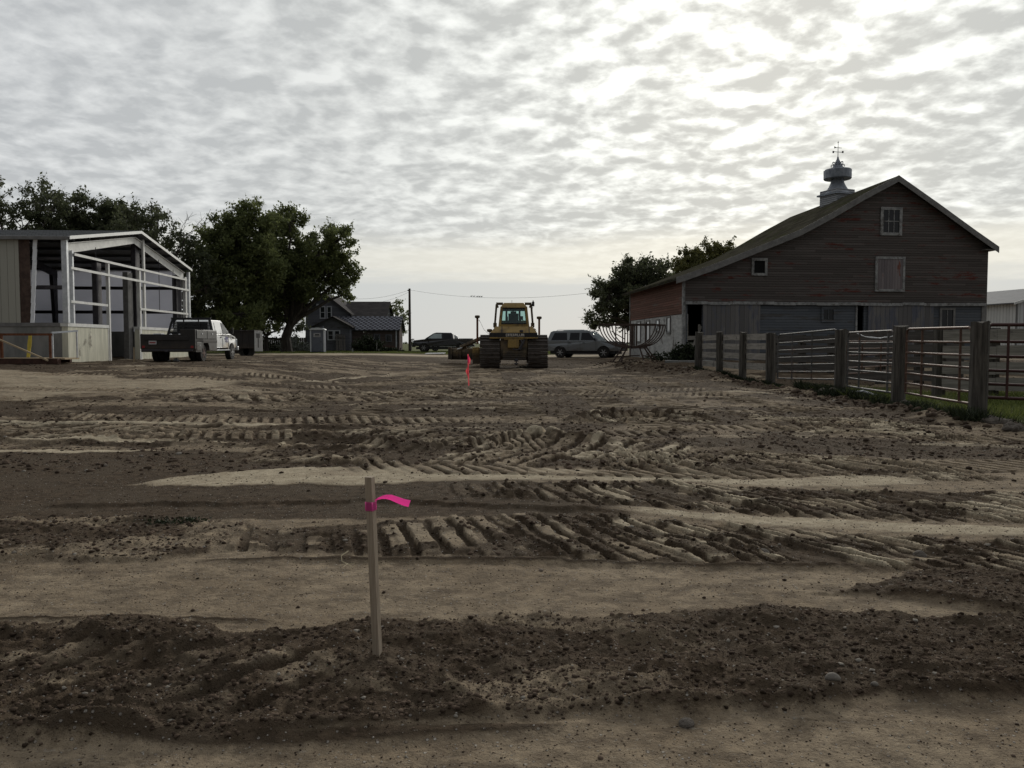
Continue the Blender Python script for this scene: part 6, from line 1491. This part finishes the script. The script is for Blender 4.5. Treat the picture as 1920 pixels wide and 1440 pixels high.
# inner plank fences of the corral
def plankfence(p0, p1, zt, rows, name, label, mat, h=.32, gap=.10, npost=4, jag=.02):
    a = Vector((*p0, 0)); b_ = Vector((*p1, 0)); root = thing(name, label, 'fence', (a.x, a.y, gz(a.x, a.y)), group='plank fences inside the corral')
    for k in range(rows):
        z1 = zt - k * (h + gap); m = MB(); nn = 3
        for i in range(nn):
            q0 = a.lerp(b_, i / nn); q1 = a.lerp(b_, (i + 1) / nn - .002); j = random.uniform(-jag, jag); m.bar(q0 + Vector((0, 0, z1 - h / 2 + j)), q1 + Vector((0, 0, z1 - h / 2 + j + random.uniform(-.02, .02))), .05, h * random.uniform(.9, 1))
        m.build('board', mat, root)
    for i in range(npost):
        q = a.lerp(b_, i / max(1, npost - 1)); m = MB(); m.bb(q.x - .14, q.x + .14, q.y + .06, q.y + .30, gz(q.x, q.y) - .2, zt + .04); m.build('post', 'post_wood', root)
    return root
plankfence((W(1768, 644, 23).x, 23.0), (W(2080, 644, 22).x, 22.0), W(1800, 618, 23).z, 4, 'plank_fence', 'pale wide-board fence behind the nearest timber post', 'plank_wood', .38, .08)
plankfence((W(1585, 644, 30).x, 30.0), (W(1775, 644, 30).x, 29.0), W(1700, 621, 30).z, 4, 'plank_fence', 'darker wide-board fence seen through the two rusty gates', 'plank_dark', .40, .08)
plankfence((W(1452, 644, 36).x, 36.0), (W(1600, 644, 36).x, 35.0), W(1500, 629, 36).z, 4, 'plank_fence', 'dark board fence seen through the silver gate close to the barn', 'plank_dark', .36, .07)

# ================================================================== SURVEY STAKES
sx, sy = gpt(709, 1229)
for _ in range(8):
    sz = float(field(np.array([sx]), np.array([sy]))[0][0]); dd = ray(709, 1229); sy = sy * .5 + .5 * (EYE - sz) * dd.y / -dd.z; sx = dd.x / dd.y * sy
sz = float(field(np.array([sx]), np.array([sy]))[0][0])
sx = W(709, 1229, sy).x
T = thing('survey_stake', 'near square wooden survey stake with bright pink ribbon fluttering right', 'survey stake', (sx, sy, sz))
bt = Vector((sx, sy, sz - .08)); tpz = W(693, 894, sy + .02); tpv = Vector((tpz.x, sy + .02, tpz.z)); bt0 = Vector((sx, sy, sz)); dirv = (tpv - bt0).normalized()
wdt = 17.5 * sy / F * .80
def sq(p, w_, rot): return [p + Vector((math.cos(a + rot) * w_ * .7071, math.sin(a + rot) * w_ * .7071, 0)) for a in (math.pi / 4, 3 * math.pi / 4, 5 * math.pi / 4, 7 * math.pi / 4)]
m = MB(); n_ = 10; vs = []
for i in range(n_ + 1): vs += sq(bt.lerp(tpv, i / n_) + Vector((random.uniform(-.0006, .0006), 0, 0)), wdt, -.32)
m._a(vs, [(i * 4 + k, i * 4 + (k + 1) % 4, (i + 1) * 4 + (k + 1) % 4, (i + 1) * 4 + k) for i in range(n_) for k in range(4)] + [(0, 3, 2, 1), (n_ * 4, n_ * 4 + 1, n_ * 4 + 2, n_ * 4 + 3)]); m.build('stake', 'stake_wood', T, bevel=.0015)
Ls = (tpv - bt).length
def onst(py): z = W(700, py, sy).z; f = (z - bt.z) / (tpv.z - bt.z); return bt.lerp(tpv, f)
m = MB(); c0, c1_ = onst(958), onst(942); vs = []
for i in range(4): vs += [q + Vector((0, 0, .0015 * math.sin(k * 2 + i))) for k, q in enumerate(sq(c0.lerp(c1_, i / 3), wdt * (1.10 + .03 * (i % 2)), -.32))]
m._a(vs, [(i * 4 + k, i * 4 + (k + 1) % 4, (i + 1) * 4 + (k + 1) % 4, (i + 1) * 4 + k) for i in range(3) for k in range(4)]); m.build('ribbon_band', 'pink_tape', T)
# fluttering tail: curved ribbon
path = [(703, 938), (708, 935), (716, 932), (724, 931), (733, 932), (743, 936), (756, 941), (768, 944)]; wid = [3, 4, 6, 8, 10, 11, 12, 12.5]
v0 = []; 
for i, ((x, y), w_) in enumerate(zip(path, wid)):
    yy = sy - .01 + .012 * math.sin(i * 1.1); sl = min(1, i / 7) * 3.5
    a = W(x + sl * .6, y - w_ / 2 + .5, yy); b_ = W(x - sl * .6, y + w_ / 2 + .5, yy + .006 * math.sin(i * 1.7)); c_ = (a + b_) / 2 + Vector((0, -.004, 0)); v0 += [a, c_, b_]
m = MB(); n_ = len(path); th_ = Vector((0, .0004, 0)); vv = v0 + [p + th_ for p in v0]; N = len(v0)
fs = [(i * 3 + k, i * 3 + k + 1, i * 3 + k + 4, i * 3 + k + 3) for i in range(n_ - 1) for k in range(2)]; fs += [tuple(q + N for q in f[::-1]) for f in fs]
m._a(vv, fs); m.build('ribbon_tail', 'pink_tape', T, smooth=True)
# second stake
Yq = 25.0; b_ = W(879, 721, Yq); zb_ = gz(b_.x, Yq)
T = thing('survey_stake', 'far thin survey stake wrapped in faded pink ribbon before the bulldozer', 'survey stake', (b_.x, Yq, zb_))
tq = W(877.5, 664, Yq); m = MB(); m.bar((b_.x, Yq, zb_ - .1), tq, .035, .035); m.build('stake', 'pink_tape_pale', T)
m = MB(); m.bar(W(878.6, 680, Yq), W(878.2, 668, Yq), .048, .048); m.build('ribbon_band', 'pink_tape', T)
m = MB(); m.slab([W(879.5, 668, Yq - .03), W(882.5, 674, Yq - .04), W(881, 684, Yq - .03), W(879, 679, Yq - .03)], .003); m.slab([W(878, 684, Yq - .03), W(873, 696, Yq - .05), W(876, 704, Yq - .04), W(879, 692, Yq - .03)], .003)
m.slab([W(879, 700, Yq - .03), W(874.5, 694, Yq - .05), W(877, 708, Yq - .02)], .003); m.each('ribbon_tail', 'pink_tape_pale', T)

# ================================================================== small things on the ground
def fz_(x, y): return float(field(np.array([x]), np.array([y]))[0][0])
x, y = gpt(645, 1062); z = fz_(x, y); m = MB()
pts = [Vector((x + (px - 640) * y / F, y + dy, z + .012 + dz)) for px, dy, dz in ((643, .10, .07), (632, .05, .05), (635, .02, .02), (645, .0, .012), (655, -.04, .004), (660, -.06, .0))]
m.tube(pts, .0035, 5, .002); 
for a_, b__ in (((.0, .0, .012), (-.03, -.05, .0)), ((.02, -.02, .008), (.06, -.03, .01)), ((.01, -.0, .01), (-.005, -.09, .0))): m.tube([pts[3] + Vector((a_[0], a_[1], 0)), pts[3] + Vector(b__)], .002, 4, .001)
tag(m.build('plant_root', 'root'), 'thin pale forked root lying left of the near stake', 'root')
for (px, py, s_, lab, mt) in ((1287, 1363, .036, 'round clay lump alone on the packed dirt at the bottom right of centre', 'clay'), (375, 1276 + 22, .034, 'pale rounded stone half sunk at the lower left', 'stone'),
                          (1560, 1305, .034, 'wide flat stone at the lower edge of the dark band, right side', 'stone'), (1640, 1300, .022, 'stone right of the wide flat stone in the dark band', 'stone'),
                          (1430, 1040, .05, 'greenish clod standing above the right tracks', 'clay'), (1725, 1045, .07, 'mossy dark clod on the far right tracks', 'clay')):
    x, y = gpt(px, py); z = fz_(x, y); o = lumps('stone' if mt == 'stone' else 'clod', np.array([[0, 0, 0.]]), np.array([s_]), mt, .75, .22, .2); o.location = (x, y, z); tag(o, lab, 'stone' if mt == 'stone' else 'clod')
    sm = o.modifiers.new('sub', 'SUBSURF'); sm.levels = 2; sm.render_levels = 2
for i, (px, Y, s_, lab) in enumerate(((1868, 14.6, .26, 'largest broken clay boulder right of the nearest post'), (1895, 14.9, .22, 'rounded clay boulder at the right frame edge below the maroon panel'), (1905, 13.7, .20, 'lowest clay boulder at the right frame edge'), (1700, 18.2, .16, 'clay lump at the foot of the two-toned post'),
                                      (1790, 16.0, .15, 'clay lump just left of the nearest post'), (1562, 23.0, .22, 'dark clod heap left of the post between the gates'), (1545, 23.2, .16, 'small dark clod by the silver gate end'))):
    x = W(px, 644, Y).x; n_ = 26; P = np.stack([np.clip(rng.normal(size=n_), -1.6, 1.6) * s_ * .34, np.clip(rng.normal(size=n_), -1.6, 1.6) * s_ * .28, rng.random(n_) * s_ * .3], 1); S = s_ * (.10 + .5 * rng.random(n_) ** 2); S[0] = s_ * .8; P[0] = 0
    o = lumps('clay_boulder', P, S, 'clay', .7, .34, .15); o.location = (x, Y, fz_(x, Y)); tag(o, lab, 'boulder', 'clay boulders along the corral')
n_ = 2600; y = rng.uniform(14, 44, n_); cx2 = np.interp(y, [14, 19.3, 23.5, 28, 34, 40, 45], [8.7, 8.8, 9.1, 8.6, 7.2, 5.9, 5.3]); x = cx2 + rng.normal(size=n_) * .55; z = field(x, y)[0]
tag(lumps('berm_clods', np.stack([x, y, z], 1), .015 + .08 * rng.random(n_) ** 4, 'clod'), 'loose clods scattered along the pushed-up berm by the corral', 'soil clods', kind='stuff')
n_ = 30000; y = 9 * (50 / 9) ** rng.random(n_); x = (rng.random(n_) * 2 - 1) * .7 * y; z, d_, p_, g_, r_2 = field(x, y); k = rng.random(n_) < np.clip(d_ * .8 + .08, 0, 1); 
tag(lumps('far_clods', np.stack([x, y, z], 1)[k], (.008 + .034 * rng.random(k.sum()) ** 4), 'clod'), 'loose clods scattered over the middle of the yard', 'soil clods', kind='stuff')
x, Y = W(815, 644, 68).x, 68; m = MB(); z = gz(x, Y); m.slab([(x - .8, Y - .6, z + .03), (x + .8, Y - .5, z + .05), (x + .9, Y + .7, z + .08), (x - .7, Y + .6, z + .06)], .03); tag(m.build('sheet', 'white_board'), 'white flat sheet lying on the grass below the black pickup', 'sheet')
for (px, py, lab) in ((313, 668, 'white scrap of rubbish on the ground under the flatbed'), (330, 669, 'smaller white scrap right of the first under the flatbed')):
    Y = 37; x = W(px, 644, Y).x; m = MB(); z = gz(x, Y); m.lathe((x, Y, z), [(0, 0), (.16, .01), (.12, .10), (.05, .16), (0, .17)], 7); tag(m.build('litter', 'white_board'), lab, 'litter')
shrub('weed_clump', 'small dark weed clump flattened in the soil left of the near stake', (gpt(330, 985)[0], gpt(330, 985)[1]), (.22, .12, .03), 'weed_dark', 700, .012, 'weeds')
# distant tree line on the horizon
m_ = []
for k in range(26):
    xx = -600 + k * 48 + rng.uniform(-20, 20); 
    if k % 3 == 0: continue
    m_.append(ell_pts(60, (xx, 1500 + rng.uniform(-50, 200), 1.5), (rng.uniform(15, 40), 10, 2.6)))
o = npmesh('tmp', np.zeros((3, 3)), np.array([[0, 1, 2]]), 'leaf_dark', nv=3); bpy.data.objects.remove(o)
class _L: location = (0, 0, 0)
P = np.concatenate(m_); a = rng.normal(size=P.shape); b_ = rng.normal(size=P.shape); a[:, 1] *= .3; V = np.stack([P - a * 2, P - b_ * 1.2, P + a * 2, P + b_ * 1.2], 1).reshape(-1, 3)
tag(npmesh('distant_trees', V, np.arange(len(V)).reshape(-1, 4), 'leaf_dark'), 'thin dark line of far-off trees on the horizon', 'trees', kind='stuff')

for o in bpy.data.objects:
    for k in ('_local', '_w'):
        if k in o.keys(): del o[k]
scene.render.engine = 'CYCLES'; scene.cycles.max_bounces = 6
